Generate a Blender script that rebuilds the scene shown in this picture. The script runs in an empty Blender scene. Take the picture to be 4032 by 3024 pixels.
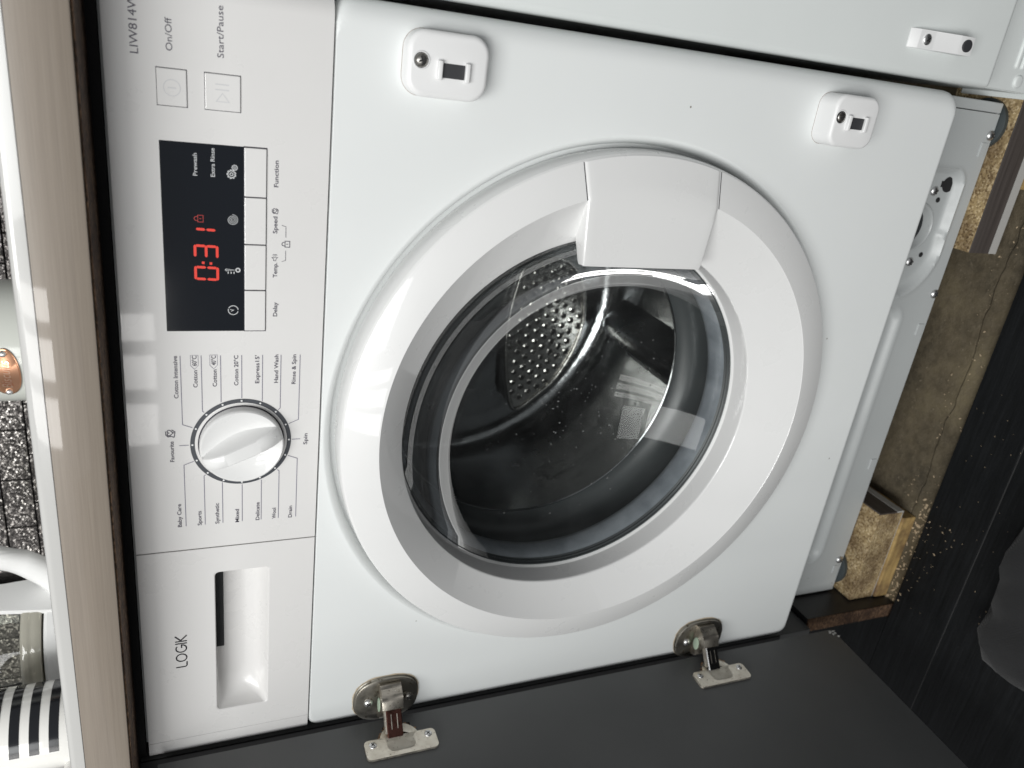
import bpy, bmesh, math, random
from mathutils import Vector, Matrix
random.seed(7)
S = bpy.context.scene
COL = S.collection
PI = math.pi

# ------------------------------------------------------------------ camera
cam_d = bpy.data.cameras.new('camera')
cam = bpy.data.objects.new('camera', cam_d)
COL.objects.link(cam)
cam_d.sensor_fit = 'HORIZONTAL'
cam_d.sensor_width = 36.0
cam_d.lens = 27.48
cam_d.clip_start = 0.01
cam_d.clip_end = 50.0
cam_d.dof.use_dof = True
cam_d.dof.focus_distance = 0.60
cam_d.dof.aperture_fstop = 9.0
# rows: image right, image down, viewing direction (the phone was held turned by a quarter)
CAM_R = [[0.1298899, -0.3658697, -0.9215573], [-0.9137194, -0.4050809, 0.0320369], [-0.3850266, 0.8378835, -0.3869182]]
cam.matrix_world = Matrix((
    (CAM_R[0][0], -CAM_R[1][0], -CAM_R[2][0], 0.5745886),
    (CAM_R[0][1], -CAM_R[1][1], -CAM_R[2][1], -0.52348226),
    (CAM_R[0][2], -CAM_R[1][2], -CAM_R[2][2], 0.63073775),
    (0, 0, 0, 1)))
S.camera = cam

# ------------------------------------------------------------------ light
W = bpy.data.worlds.new('World')
S.world = W
W.use_nodes = True
wb = W.node_tree.nodes['Background']
wb.inputs[0].default_value = (0.96, 0.98, 1.0, 1)
wb.inputs[1].default_value = 0.27


def area(name, loc, target, sx, sy, power, col=(1, 1, 1), spread=PI):
    l = bpy.data.lights.new(name, 'AREA')
    l.shape = 'RECTANGLE'
    l.size = sx
    l.size_y = sy
    l.energy = power
    l.color = col
    l.spread = spread
    o = bpy.data.objects.new(name, l)
    COL.objects.link(o)
    o.location = loc
    d = Vector(target) - Vector(loc)
    o.rotation_euler = d.to_track_quat('-Z', 'Y').to_euler()
    return o


# the kitchen window in front and to the left: three upright panes
for x0, x1 in ((-0.395, -0.285), (-0.60, -0.455), (-0.85, -0.665)):
    area('window_pane', ((x0 + x1) / 2, -2.3, 1.33), ((x0 + x1) / 2, 0, 1.33), x1 - x0, 1.22,
         3.2 * (x1 - x0) / 0.1, (1.0, 0.985, 0.96))
# broad daylight from the room behind the camera: a tall opening high in front
area('high_window_light', (0.14, -1.70, 2.00), (0.18, 0.0, 0.20), 0.75, 1.35, 42, (0.995, 1.0, 0.985))
area('front_fill_light', (0.22, -2.9, 1.45), (0.15, 0.0, 0.15), 0.9, 0.6, 13, (0.985, 1.0, 0.99))  # fill lamp added to lift the lower left front, no real opening

S.view_settings.view_transform = 'Standard'
S.view_settings.look = 'None'
S.view_settings.exposure = 0.0
S.view_settings.gamma = 1.0
S.view_settings.use_curve_mapping = False
S.render.engine = 'CYCLES'
S.cycles.max_bounces = 10
S.cycles.transparent_max_bounces = 16
S.cycles.caustics_reflective = False


# ------------------------------------------------------------------ materials
def mat(name, col, rough=0.5, metal=0.0, coat=0.0, spec=0.5, emit=None, estr=0.0):
    m = bpy.data.materials.new(name)
    m.use_nodes = True
    b = m.node_tree.nodes['Principled BSDF']
    b.inputs['Base Color'].default_value = (*col, 1)
    b.inputs['Roughness'].default_value = rough
    b.inputs['Metallic'].default_value = metal
    b.inputs['Specular IOR Level'].default_value = spec
    b.inputs['Coat Weight'].default_value = coat
    b.inputs['Coat Roughness'].default_value = 0.035
    if emit:
        b.inputs['Emission Color'].default_value = (*emit, 1)
        b.inputs['Emission Strength'].default_value = estr
    return m


def N(m, t, **kw):
    n = m.node_tree.nodes.new(t)
    for k, v in kw.items():
        if k.startswith('i_'):
            n.inputs[k[2:].replace('_', ' ')].default_value = v
        else:
            setattr(n, k, v)
    return n


def L(m, a, b):
    m.node_tree.links.new(a, b)


def bsdf(m):
    return m.node_tree.nodes['Principled BSDF']


def coords(m, scale=(1, 1, 1)):
    tc = N(m, 'ShaderNodeTexCoord')
    mp = N(m, 'ShaderNodeMapping')
    mp.inputs['Scale'].default_value = scale
    L(m, tc.outputs['Object'], mp.inputs['Vector'])
    return mp.outputs['Vector']


def noise(m, vec, scale, detail=4, rough=0.55):
    n = N(m, 'ShaderNodeTexNoise')
    n.inputs['Scale'].default_value = scale
    n.inputs['Detail'].default_value = detail
    n.inputs['Roughness'].default_value = rough
    L(m, vec, n.inputs['Vector'])
    return n.outputs['Fac']


def ramp(m, fac, stops):
    r = N(m, 'ShaderNodeValToRGB')
    e = r.color_ramp.elements
    while len(e) < len(stops):
        e.new(0.5)
    for el, (p, c) in zip(e, stops):
        el.position = p
        el.color = (*c, 1)
    L(m, fac, r.inputs['Fac'])
    return r.outputs['Color']


def mixc(m, fac, a, b, mode='MIX'):
    x = N(m, 'ShaderNodeMix', data_type='RGBA', blend_type=mode)
    for s, v in ((x.inputs[0], fac), (x.inputs[6], a), (x.inputs[7], b)):
        if isinstance(v, (int, float)):
            s.default_value = v
        elif isinstance(v, tuple):
            s.default_value = (*v, 1)
        else:
            L(m, v, s)
    return x.outputs[2]


def bump(m, fac, strength, dist=0.001):
    b = N(m, 'ShaderNodeBump')
    b.inputs['Strength'].default_value = strength
    b.inputs['Distance'].default_value = dist
    L(m, fac, b.inputs['Height'])
    L(m, b.outputs['Normal'], bsdf(m).inputs['Normal'])


def white(name, col, rough, specks=True, coat=0.0, seed=0.0, amount=0.60):
    """white paint or plastic with faint smudges and a few specks of dirt"""
    m = mat(name, col, rough, coat=coat)
    v = coords(m)
    sm = noise(m, v, 9 + seed, 5)
    c = ramp(m, sm, [(0.30, tuple(x * 0.982 for x in col)), (0.65, col)])
    if specks:
        vo = N(m, 'ShaderNodeTexVoronoi')
        vo.inputs['Scale'].default_value = 42 + seed
        L(m, v, vo.inputs['Vector'])
        big = noise(m, v, 5 + seed, 3)
        th = N(m, 'ShaderNodeMath', operation='MULTIPLY')
        L(m, ramp(m, vo.outputs['Distance'], [(0.0, (1, 1, 1)), (0.035, (1, 1, 1)), (0.05, (0, 0, 0))]), th.inputs[0])
        L(m, ramp(m, big, [(amount - 0.02, (0, 0, 0)), (amount + 0.04, (1, 1, 1))]), th.inputs[1])
        c = mixc(m, th.outputs[0], c, (0.22, 0.20, 0.17))
    L(m, c, bsdf(m).inputs['Base Color'])
    rr = ramp(m, noise(m, v, 22 + seed, 6), [(0.35, (rough * 0.85,) * 3), (0.7, (min(1, rough * 1.25),) * 3)])
    L(m, rr, bsdf(m).inputs['Roughness'])
    bump(m, noise(m, v, 650, 2), 0.05, 0.0002)
    return m


M = {}
M['enamel'] = white('white_enamel', (0.79, 0.81, 0.805), 0.34, seed=1)
M['panel'] = white('white_panel_plastic', (0.74, 0.73, 0.72), 0.30, coat=0.45, seed=2, amount=0.66)
M['trim'] = white('white_door_plastic', (0.775, 0.775, 0.77), 0.30, coat=0.45, seed=3, amount=0.64)
M['plastic'] = white('white_catch_plastic', (0.81, 0.81, 0.81), 0.36, seed=5)
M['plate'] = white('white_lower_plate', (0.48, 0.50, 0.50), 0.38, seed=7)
M['enamel2'] = white('white_neighbour_enamel', (0.74, 0.77, 0.76), 0.36, seed=9)
M['print'] = mat('grey_print', (0.085, 0.08, 0.105), 0.5)
M['printpale'] = mat('pale_print', (0.55, 0.56, 0.57), 0.5)
M['line'] = mat('lilac_line_print', (0.20, 0.19, 0.25), 0.5)
M['ringprint'] = mat('charcoal_ring_print', (0.055, 0.06, 0.07), 0.4)
M['dot'] = mat('white_dot_print', (0.8, 0.8, 0.8), 0.4)
M['gap'] = mat('dark_gap', (0.03, 0.028, 0.04), 0.7)
M['emboss'] = mat('embossed_mark', (0.60, 0.60, 0.61), 0.35)
M['display'] = mat('black_display_glass', (0.006, 0.008, 0.012), 0.09, spec=0.45)
M['led'] = mat('red_led', (0.3, 0.01, 0.005), 0.4, emit=(1.0, 0.06, 0.03), estr=0.48)
M['ledlow'] = mat('dim_red_led', (0.2, 0.01, 0.01), 0.4, emit=(1.0, 0.08, 0.06), estr=0.22)
M['dark'] = mat('dark_plastic', (0.018, 0.02, 0.022), 0.55)
M['cavity'] = mat('dark_cavity', (0.012, 0.012, 0.013), 0.8)
M['logo'] = mat('black_logo_print', (0.018, 0.016, 0.022), 0.4)
M['magnet'] = mat('magnet_ferrite', (0.035, 0.036, 0.04), 0.6)


def metal(name, col, rough, dirt=None, scale=260, amount=0.58, bstr=0.15):
    m = mat(name, col, rough, 1.0)
    v = coords(m)
    if dirt:
        c = mixc(m, ramp(m, noise(m, v, scale, 5, 0.65), [(amount, (0, 0, 0)), (amount + 0.1, (1, 1, 1))]), col, dirt)
        L(m, c, bsdf(m).inputs['Base Color'])
        r = ramp(m, noise(m, v, scale * 0.5, 5), [(0.3, (rough * 0.8,) * 3), (0.75, (min(1, rough * 1.7),) * 3)])
        L(m, r, bsdf(m).inputs['Roughness'])
    bump(m, noise(m, v, scale * 3, 3), bstr, 0.0003)
    return m


M['nickel'] = metal('tarnished_nickel', (0.66, 0.61, 0.53), 0.30, (0.16, 0.12, 0.08), 230, 0.60)
M['nickel_dark'] = metal('dull_nickel', (0.34, 0.32, 0.28), 0.34, (0.12, 0.10, 0.075), 170, 0.55)
M['nickel_pale'] = metal('pale_nickel', (0.80, 0.75, 0.66), 0.40, (0.13, 0.09, 0.06), 420, 0.62)
M['brownlink'] = metal('rust_brown_link', (0.19, 0.085, 0.068), 0.2, (0.06, 0.03, 0.022), 120, 0.55)
M['well'] = metal('stained_shaded_well', (0.20, 0.15, 0.10), 0.45, (0.04, 0.025, 0.015), 190, 0.50)  # stained, and darkened further to paint in the link arm's shadow
M['screw'] = metal('steel_screw', (0.74, 0.74, 0.74), 0.38)
M['screwdark'] = metal('dull_screw', (0.34, 0.33, 0.31), 0.32, (0.10, 0.08, 0.06), 300, 0.55)
M['slot'] = mat('screw_slot', (0.02, 0.02, 0.02), 0.7)
M['rust'] = mat('rust_crumb', (0.33, 0.20, 0.11), 0.9)
M['verdigris'] = mat('verdigris', (0.38, 0.47, 0.36), 0.9)
M['residue'] = mat('limescale_residue', (0.62, 0.53, 0.40), 0.9)


def stainless():
    m = mat('stainless_drum', (0.31, 0.32, 0.325), 0.2, 1.0)
    v = coords(m)
    L(m, ramp(m, noise(m, v, 14, 4), [(0.35, (0.14,) * 3), (0.7, (0.30,) * 3)]), bsdf(m).inputs['Roughness'])
    bump(m, noise(m, v, 26, 3), 0.35, 0.004)
    return m


M['steel'] = stainless()
M['steelplate'] = mat('bright_pressed_steel', (0.55, 0.54, 0.51), 0.24, 1.0)
bump(M['steelplate'], noise(M['steelplate'], coords(M['steelplate']), 75, 3), 0.45, 0.003)
M['steelhole'] = mat('drum_hole', (0.006, 0.006, 0.006), 0.6)


def rubber():
    m = mat('grey_rubber', (0.17, 0.19, 0.212), 0.36)
    v = coords(m)
    L(m, ramp(m, noise(m, v, 40, 5), [(0.3, (0.14, 0.155, 0.175)), (0.7, (0.25, 0.27, 0.295))]), bsdf(m).inputs['Base Color'])
    bump(m, noise(m, v, 120, 4), 0.2, 0.0008)
    return m


M['rubber'] = rubber()
M['rubberdark'] = mat('dark_rubber', (0.045, 0.05, 0.052), 0.35)
M['footrubber'] = mat('foot_rubber', (0.045, 0.055, 0.058), 0.5)


def glass(name, tint, rough=0.0, fac_boost=1.0, haze=0.0):
    m = bpy.data.materials.new(name)
    m.use_nodes = True
    nt = m.node_tree
    for n in list(nt.nodes):
        nt.nodes.remove(n)
    o = nt.nodes.new('ShaderNodeOutputMaterial')
    tr = nt.nodes.new('ShaderNodeBsdfTransparent')
    tr.inputs[0].default_value = (*tint, 1)
    gl = nt.nodes.new('ShaderNodeBsdfGlossy')
    gl.inputs['Roughness'].default_value = rough
    fr = nt.nodes.new('ShaderNodeFresnel')
    fr.inputs['IOR'].default_value = 1.36
    mx = nt.nodes.new('ShaderNodeMixShader')
    sc = nt.nodes.new('ShaderNodeMath')
    sc.operation = 'MULTIPLY'
    sc.inputs[1].default_value = fac_boost
    nt.links.new(fr.outputs[0], sc.inputs[0])
    nt.links.new(sc.outputs[0], mx.inputs[0])
    nt.links.new(tr.outputs[0], mx.inputs[1])
    nt.links.new(gl.outputs[0], mx.inputs[2])
    if haze:
        df = nt.nodes.new('ShaderNodeBsdfDiffuse')
        df.inputs[0].default_value = (0.55, 0.57, 0.57, 1)
        tc = nt.nodes.new('ShaderNodeTexCoord')
        no = nt.nodes.new('ShaderNodeTexNoise')
        no.inputs['Scale'].default_value = 30
        no.inputs['Detail'].default_value = 6
        mr = nt.nodes.new('ShaderNodeMapRange')
        mr.inputs['From Min'].default_value = 0.3
        mr.inputs['From Max'].default_value = 0.75
        mr.inputs['To Min'].default_value = haze * 0.4
        mr.inputs['To Max'].default_value = haze * 1.6
        nt.links.new(tc.outputs['Object'], no.inputs['Vector'])
        nt.links.new(no.outputs['Fac'], mr.inputs['Value'])
        m2 = nt.nodes.new('ShaderNodeMixShader')
        nt.links.new(mr.outputs[0], m2.inputs[0])
        nt.links.new(mx.outputs[0], m2.inputs[1])
        nt.links.new(df.outputs[0], m2.inputs[2])
        nt.links.new(m2.outputs[0], o.inputs['Surface'])
    else:
        nt.links.new(mx.outputs[0], o.inputs['Surface'])
    return m


M['glass'] = glass('door_glass', (0.92, 0.935, 0.93), 0.0, 0.6, 0.014)
M['kettleglass'] = glass('kettle_glass', (0.95, 0.955, 0.93))


def wood_edge():
    m = mat('brushed_beige_laminate', (0.33, 0.285, 0.235), 0.32, coat=0.9)
    v = coords(m, (2.2, 1, 160))
    f = noise(m, v, 3.0, 6, 0.6)
    c = ramp(m, f, [(0.25, (0.250, 0.212, 0.175)), (0.5, (0.285, 0.242, 0.20)), (0.75, (0.315, 0.270, 0.224))])
    v2 = coords(m, (9, 1, 700))
    c = mixc(m, 0.15, c, ramp(m, noise(m, v2, 3, 3), [(0.35, (0.21, 0.175, 0.145)), (0.65, (0.34, 0.295, 0.245))]))
    L(m, c, bsdf(m).inputs['Base Color'])
    bump(m, noise(m, v2, 3, 3), 0.12, 0.0004)
    return m


M['edge'] = wood_edge()


def offcut_edge():  # the worktop's beige laminate again, with shade put into a darker colour
    m = mat('shaded_beige_laminate', (0.075, 0.06, 0.055), 0.34)
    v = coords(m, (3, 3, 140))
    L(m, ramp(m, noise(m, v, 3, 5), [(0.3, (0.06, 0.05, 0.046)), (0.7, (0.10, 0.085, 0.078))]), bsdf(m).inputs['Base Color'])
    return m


M['beige_shade'] = offcut_edge()
M['gloss_white'] = mat('white_gloss_laminate', (0.52, 0.515, 0.50), 0.2, coat=0.5)
M['paleedge'] = mat('pale_edge', (0.48, 0.47, 0.45), 0.4)


def chipboard(name, base=(0.50, 0.37, 0.19), dark=(0.20, 0.13, 0.06), pale=(0.72, 0.58, 0.36), scale=1.0):
    m = mat(name, base, 0.85)
    v = coords(m, (1, 1, 2.0))
    vo = N(m, 'ShaderNodeTexVoronoi')
    vo.inputs['Scale'].default_value = 520 * scale
    L(m, v, vo.inputs['Vector'])
    r = N(m, 'ShaderNodeSeparateColor')
    L(m, vo.outputs['Color'], r.inputs[0])
    c = ramp(m, r.outputs[0], [(0.0, dark), (0.25, tuple(x * 0.8 for x in base)), (0.6, base), (0.92, pale)])
    st = ramp(m, noise(m, coords(m), 24, 5, 0.6), [(0.38, (0.42, 0.38, 0.36)), (0.62, (1, 1, 1))])
    c = mixc(m, 1.0, c, st, 'MULTIPLY')
    L(m, c, bsdf(m).inputs['Base Color'])
    bump(m, r.outputs[0], 0.5, 0.001)
    return m


M['chip'] = chipboard('raw_chipboard')
M['chipbrown'] = chipboard('dark_chipboard_edge', (0.11, 0.06, 0.032), (0.03, 0.018, 0.012), (0.20, 0.12, 0.07), 0.8)


def timber():
    m = mat('yellow_softwood', (0.46, 0.31, 0.12), 0.75)
    v = coords(m, (6, 6, 60))
    c = ramp(m, noise(m, v, 4, 5), [(0.3, (0.30, 0.19, 0.075)), (0.6, (0.48, 0.33, 0.13)), (0.85, (0.58, 0.43, 0.20))])
    c = mixc(m, ramp(m, noise(m, coords(m), 40, 4), [(0.45, (0, 0, 0)), (0.7, (1, 1, 1))]), c, (0.12, 0.07, 0.04))
    L(m, c, bsdf(m).inputs['Base Color'])
    bump(m, noise(m, v, 6, 4), 0.3, 0.001)
    return m


M['timber'] = timber()


def subfloor_m():
    m = mat('dusty_subfloor', (0.17, 0.13, 0.085), 0.95)
    v = coords(m)
    a = noise(m, v, 11, 8, 0.62)
    c = ramp(m, a, [(0.28, (0.030, 0.026, 0.019)), (0.5, (0.105, 0.084, 0.052)), (0.70, (0.20, 0.165, 0.098))])
    c = mixc(m, ramp(m, noise(m, v, 95, 6, 0.7), [(0.42, (0, 0, 0)), (0.72, (0.7, 0.7, 0.7))]), c, (0.17, 0.14, 0.095))
    c = mixc(m, ramp(m, noise(m, v, 260, 3, 0.6), [(0.66, (0, 0, 0)), (0.74, (0.8, 0.8, 0.8))]), c, (0.28, 0.235, 0.17))
    L(m, c, bsdf(m).inputs['Base Color'])
    bump(m, noise(m, v, 130, 6, 0.7), 0.6, 0.003)
    return m


M['subfloor'] = subfloor_m()


def blackfloor():
    m = mat('black_wood_floor', (0.011, 0.012, 0.014), 0.55, spec=0.22)
    v = coords(m, (5, 120, 1))
    c = ramp(m, noise(m, v, 3, 6, 0.65), [(0.35, (0.004, 0.0045, 0.005)), (0.7, (0.011, 0.012, 0.0135))])
    sp = ramp(m, noise(m, coords(m), 320, 3, 0.65), [(0.66, (0, 0, 0)), (0.78, (0.35, 0.35, 0.35))])
    c = mixc(m, sp, c, (0.07, 0.068, 0.064))
    L(m, c, bsdf(m).inputs['Base Color'])
    L(m, ramp(m, noise(m, coords(m), 30, 5), [(0.3, (0.38,) * 3), (0.7, (0.65,) * 3)]), bsdf(m).inputs['Roughness'])
    bump(m, noise(m, v, 3, 6, 0.65), 0.5, 0.001)
    return m


M['floor'] = blackfloor()
M['seam'] = mat('floor_seam', (0.055, 0.055, 0.056), 0.8)


def greydoor():
    m = mat('graphite_door_laminate', (0.055, 0.056, 0.06), 0.42)
    v = coords(m)
    c = ramp(m, noise(m, v, 6, 4), [(0.3, (0.076, 0.078, 0.079)), (0.7, (0.092, 0.094, 0.094))])
    sp = ramp(m, noise(m, v, 420, 3, 0.6), [(0.70, (0, 0, 0)), (0.79, (0.5, 0.5, 0.5))])
    ar = ramp(m, noise(m, v, 7, 3), [(0.52, (0, 0, 0)), (0.7, (1, 1, 1))])
    f = N(m, 'ShaderNodeMix', data_type='RGBA', blend_type='MULTIPLY')
    f.inputs[0].default_value = 1
    L(m, sp, f.inputs[6])
    L(m, ar, f.inputs[7])
    c = mixc(m, f.outputs[2], c, (0.22, 0.21, 0.20))
    L(m, c, bsdf(m).inputs['Base Color'])
    L(m, ramp(m, noise(m, v, 18, 5), [(0.3, (0.36,) * 3), (0.7, (0.50,) * 3)]), bsdf(m).inputs['Roughness'])
    return m


M['graphite'] = greydoor()
M['blackpanel'] = mat('black_panel_laminate', (0.014, 0.014, 0.015), 0.4)


def fabric():
    m = mat('black_ribbed_fabric', (0.016, 0.016, 0.017), 0.9)
    v = coords(m)
    w = N(m, 'ShaderNodeTexWave', wave_type='BANDS', bands_direction='DIAGONAL')
    w.inputs['Scale'].default_value = 420
    w.inputs['Distortion'].default_value = 0.6
    L(m, v, w.inputs['Vector'])
    L(m, ramp(m, w.outputs['Fac'], [(0.2, (0.008, 0.008, 0.009)), (0.8, (0.016, 0.016, 0.017))]), bsdf(m).inputs['Base Color'])
    bump(m, w.outputs['Fac'], 0.5, 0.0006)
    bsdf(m).inputs['Sheen Weight'].default_value = 0.12
    return m


M['fabric'] = fabric()


def glitter():
    m = mat('glitter_tile', (0.10, 0.095, 0.09), 0.3, 0.55)
    v = coords(m)
    vo = N(m, 'ShaderNodeTexVoronoi')
    vo.inputs['Scale'].default_value = 640
    L(m, v, vo.inputs['Vector'])
    s = N(m, 'ShaderNodeSeparateColor')
    L(m, vo.outputs['Color'], s.inputs[0])
    L(m, ramp(m, s.outputs[0], [(0.0, (0.04, 0.038, 0.037)), (0.6, (0.11, 0.10, 0.096)), (0.88, (0.19, 0.175, 0.165)), (1.0, (0.55, 0.52, 0.49))]), bsdf(m).inputs['Base Color'])
    nm = N(m, 'ShaderNodeVectorMath', operation='SUBTRACT')
    L(m, vo.outputs['Color'], nm.inputs[0])
    nm.inputs[1].default_value = (0.5, 0.5, 0.5)
    sc = N(m, 'ShaderNodeVectorMath', operation='SCALE')
    L(m, nm.outputs[0], sc.inputs[0])
    sc.inputs['Scale'].default_value = 0.6
    g = N(m, 'ShaderNodeNewGeometry')
    ad = N(m, 'ShaderNodeVectorMath', operation='ADD')
    L(m, g.outputs['Normal'], ad.inputs[0])
    L(m, sc.outputs[0], ad.inputs[1])
    no = N(m, 'ShaderNodeVectorMath', operation='NORMALIZE')
    L(m, ad.outputs[0], no.inputs[0])
    L(m, no.outputs[0], bsdf(m).inputs['Normal'])
    return m


M['glitter'] = glitter()
M['grout'] = mat('dark_grout', (0.03, 0.029, 0.028), 0.9)
M['cream'] = mat('cream_enamel', (0.60, 0.615, 0.57), 0.18, coat=0.3)
M['copper'] = metal('copper_badge', (0.78, 0.42, 0.26), 0.28, None, 150, 0.6, 0.1)
M['copperpale'] = metal('pale_copper_script', (0.92, 0.66, 0.48), 0.3)
M['ceramic'] = mat('white_glazed_ceramic', (0.80, 0.79, 0.76), 0.12, coat=0.3)
M['blackglaze'] = mat('black_glaze', (0.012, 0.013, 0.016), 0.15)
M['kettleplastic'] = mat('white_kettle_plastic', (0.84, 0.84, 0.83), 0.25)
M['crumb'] = mat('wood_crumb', (0.50, 0.39, 0.26), 0.9)
M['dustline'] = mat('grime', (0.30, 0.24, 0.19), 0.9)


# ------------------------------------------------------------------ mesh helpers
def build(name, bm, m, parent=None, smooth=None, kind=None, label=None):
    me = bpy.data.meshes.new(name)
    bmesh.ops.recalc_face_normals(bm, faces=bm.faces) if bm.faces and not getattr(bm, '_keep', False) else None
    bm.to_mesh(me)
    bm.free()
    if smooth is not None:
        for p in me.polygons:
            p.use_smooth = True
        me.set_sharp_from_angle(angle=math.radians(smooth))
    me.materials.append(M[m] if isinstance(m, str) else m)
    o = bpy.data.objects.new(name, me)
    COL.objects.link(o)
    if parent:
        attach(o, parent)
    if kind:
        o['kind'] = kind
    if label:
        o['label'] = label
    return o


def attach(o, parent):
    o.parent = parent
    if parent.type == 'EMPTY':
        o.matrix_parent_inverse = Matrix.Translation(-Vector(parent.location))


def thing(name, label, cat, loc=(0, 0, 0), group=None):
    o = bpy.data.objects.new(name, None)
    o.empty_display_size = 0.02
    COL.objects.link(o)
    o.location = loc
    o['label'] = label
    o['category'] = cat
    if group:
        o['group'] = group
    return o


def tag(o, label, cat, group=None):
    o['label'] = label
    o['category'] = cat
    if group:
        o['group'] = group
    return o


def box(bm, x0, x1, y0, y1, z0, z1, bev=0.0, seg=2):
    r = bmesh.ops.create_cube(bm, size=1.0)
    vs = r['verts']
    for v in vs:
        v.co = Vector(((x0 + x1) / 2 + v.co.x * (x1 - x0), (y0 + y1) / 2 + v.co.y * (y1 - y0), (z0 + z1) / 2 + v.co.z * (z1 - z0)))
    if bev > 0:
        es = list({e for v in vs for e in v.link_edges})
        bmesh.ops.bevel(bm, geom=es, offset=bev, segments=seg, profile=0.5, affect='EDGES')
    return bm


def newbox(*a, **k):
    return box(bmesh.new(), *a, **k)


def loft(bm, rings, closed=True, cap_start=False, cap_end=False):
    """rings: list of equal-length point lists"""
    R = [[bm.verts.new(p) for p in r] for r in rings]
    n = len(R[0])
    for a, b in zip(R, R[1:]):
        for i in range(n if closed else n - 1):
            j = (i + 1) % n
            bm.faces.new((a[i], a[j], b[j], b[i]))
    if cap_start:
        bm.faces.new(R[0])
    if cap_end:
        bm.faces.new(R[-1])
    return bm


def circ(cx, cz, r, y, n=160):
    return [(cx + r * math.cos(2 * PI * i / n), y, cz + r * math.sin(2 * PI * i / n)) for i in range(n)]


def lathe_z(bm, cx, cy, prof, n=64, cap0=True, cap1=True):
    rings = [[(cx + r * math.cos(2 * PI * i / n), cy + r * math.sin(2 * PI * i / n), z) for i in range(n)] for r, z in prof]
    return loft(bm, rings, True, cap0, cap1)


def lathe_y(bm, cx, cz, prof, n=48, cap0=True, cap1=True):
    return loft(bm, [circ(cx, cz, r, y, n) for r, y in prof], True, cap0, cap1)


def poly_prism(bm, pts, f0, f1):
    """pts 2D; f0,f1 map a 2D point to 3D for the two caps"""
    a = [bm.verts.new(f0(*p)) for p in pts]
    b = [bm.verts.new(f1(*p)) for p in pts]
    bm.faces.new(a)
    bm.faces.new(list(reversed(b)))
    n = len(pts)
    for i in range(n):
        j = (i + 1) % n
        bm.faces.new((a[i], b[i], b[j], a[j]))
    return bm


def rrect(x0, x1, z0, z1, r, n=8):
    r = min(r, (x1 - x0) / 2 - 1e-6, (z1 - z0) / 2 - 1e-6)
    p = []
    for cx, cz, a0 in ((x1 - r, z1 - r, 0), (x0 + r, z1 - r, PI / 2), (x0 + r, z0 + r, PI), (x1 - r, z0 + r, 1.5 * PI)):
        for i in range(n + 1):
            a = a0 + i * PI / 2 / n
            p.append((cx + r * math.cos(a), cz + r * math.sin(a)))
    return p


def pillow(bm, x0, x1, z0, z1, r, yb, yf, fil, n=10, seg=5):
    """rounded plate standing on y=yb with its face at y=yf and a filleted rim"""
    rings = []
    rings.append([(x, yb, z) for x, z in rrect(x0, x1, z0, z1, r, n)])
    for i in range(seg + 1):
        t = i / seg * PI / 2
        d = fil * (1 - math.cos(t))
        y = yf + fil * (1 - math.sin(t))
        rings.append([(x, y, z) for x, z in rrect(x0 + d, x1 - d, z0 + d, z1 - d, max(r - d, 1e-4), n)])
    return loft(bm, rings, True, True, True)


def tube(bm, pts, r, n=12, closed=False, flat=1.0):
    pts = [Vector(p) for p in pts]
    rings = []
    up = Vector((0.31, 0.2, 0.93)).normalized()
    m = len(pts)
    rad = r if callable(r) else (lambda t: r)
    for i, p in enumerate(pts):
        if closed:
            t = (pts[(i + 1) % m] - pts[i - 1]).normalized()
        else:
            t = (pts[min(i + 1, m - 1)] - pts[max(i - 1, 0)]).normalized()
        s = t.cross(up).normalized()
        u = s.cross(t)
        rr = rad(i / max(1, m - 1))
        rings.append([p + s * (math.cos(2 * PI * k / n) * rr) + u * (math.sin(2 * PI * k / n) * rr * flat) for k in range(n)])
    if closed:
        rings.append(rings[0])
    return loft(bm, rings, True, not closed, not closed)


def ribbon(bm, pts, w, y, closed=False):
    """flat printed stroke in the xz plane, mitred"""
    P = [Vector((p[0], p[1])) for p in pts]
    n = len(P)
    Lf, Rt = [], []
    for i in range(n):
        if closed:
            d0 = (P[i] - P[i - 1]).normalized()
            d1 = (P[(i + 1) % n] - P[i]).normalized()
        else:
            d0 = (P[i] - P[i - 1]).normalized() if i else (P[1] - P[0]).normalized()
            d1 = (P[i + 1] - P[i]).normalized() if i < n - 1 else d0
        t = d0 + d1
        t = t.normalized() if t.length > 1e-6 else d0
        nn = Vector((-t.y, t.x))
        c = max(0.4, nn.dot(Vector((-d0.y, d0.x))))
        Lf.append(P[i] + nn * (w / 2 / c))
        Rt.append(P[i] - nn * (w / 2 / c))
    a = [bm.verts.new((p.x, y, p.y)) for p in Lf]
    b = [bm.verts.new((p.x, y, p.y)) for p in Rt]
    for i in range(n if closed else n - 1):
        j = (i + 1) % n
        bm.faces.new((b[i], b[j], a[j], a[i]))
    return bm


def flatpoly(bm, pts, y):
    bm.faces.new([bm.verts.new((p[0], y, p[1])) for p in pts])
    return bm


def arc(cx, cz, r, a0, a1, n=16, rz=None):
    rz = rz or r
    return [(cx + r * math.cos(math.radians(a0 + (a1 - a0) * i / n)), cz + rz * math.sin(math.radians(a0 + (a1 - a0) * i / n))) for i in range(n + 1)]


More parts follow.
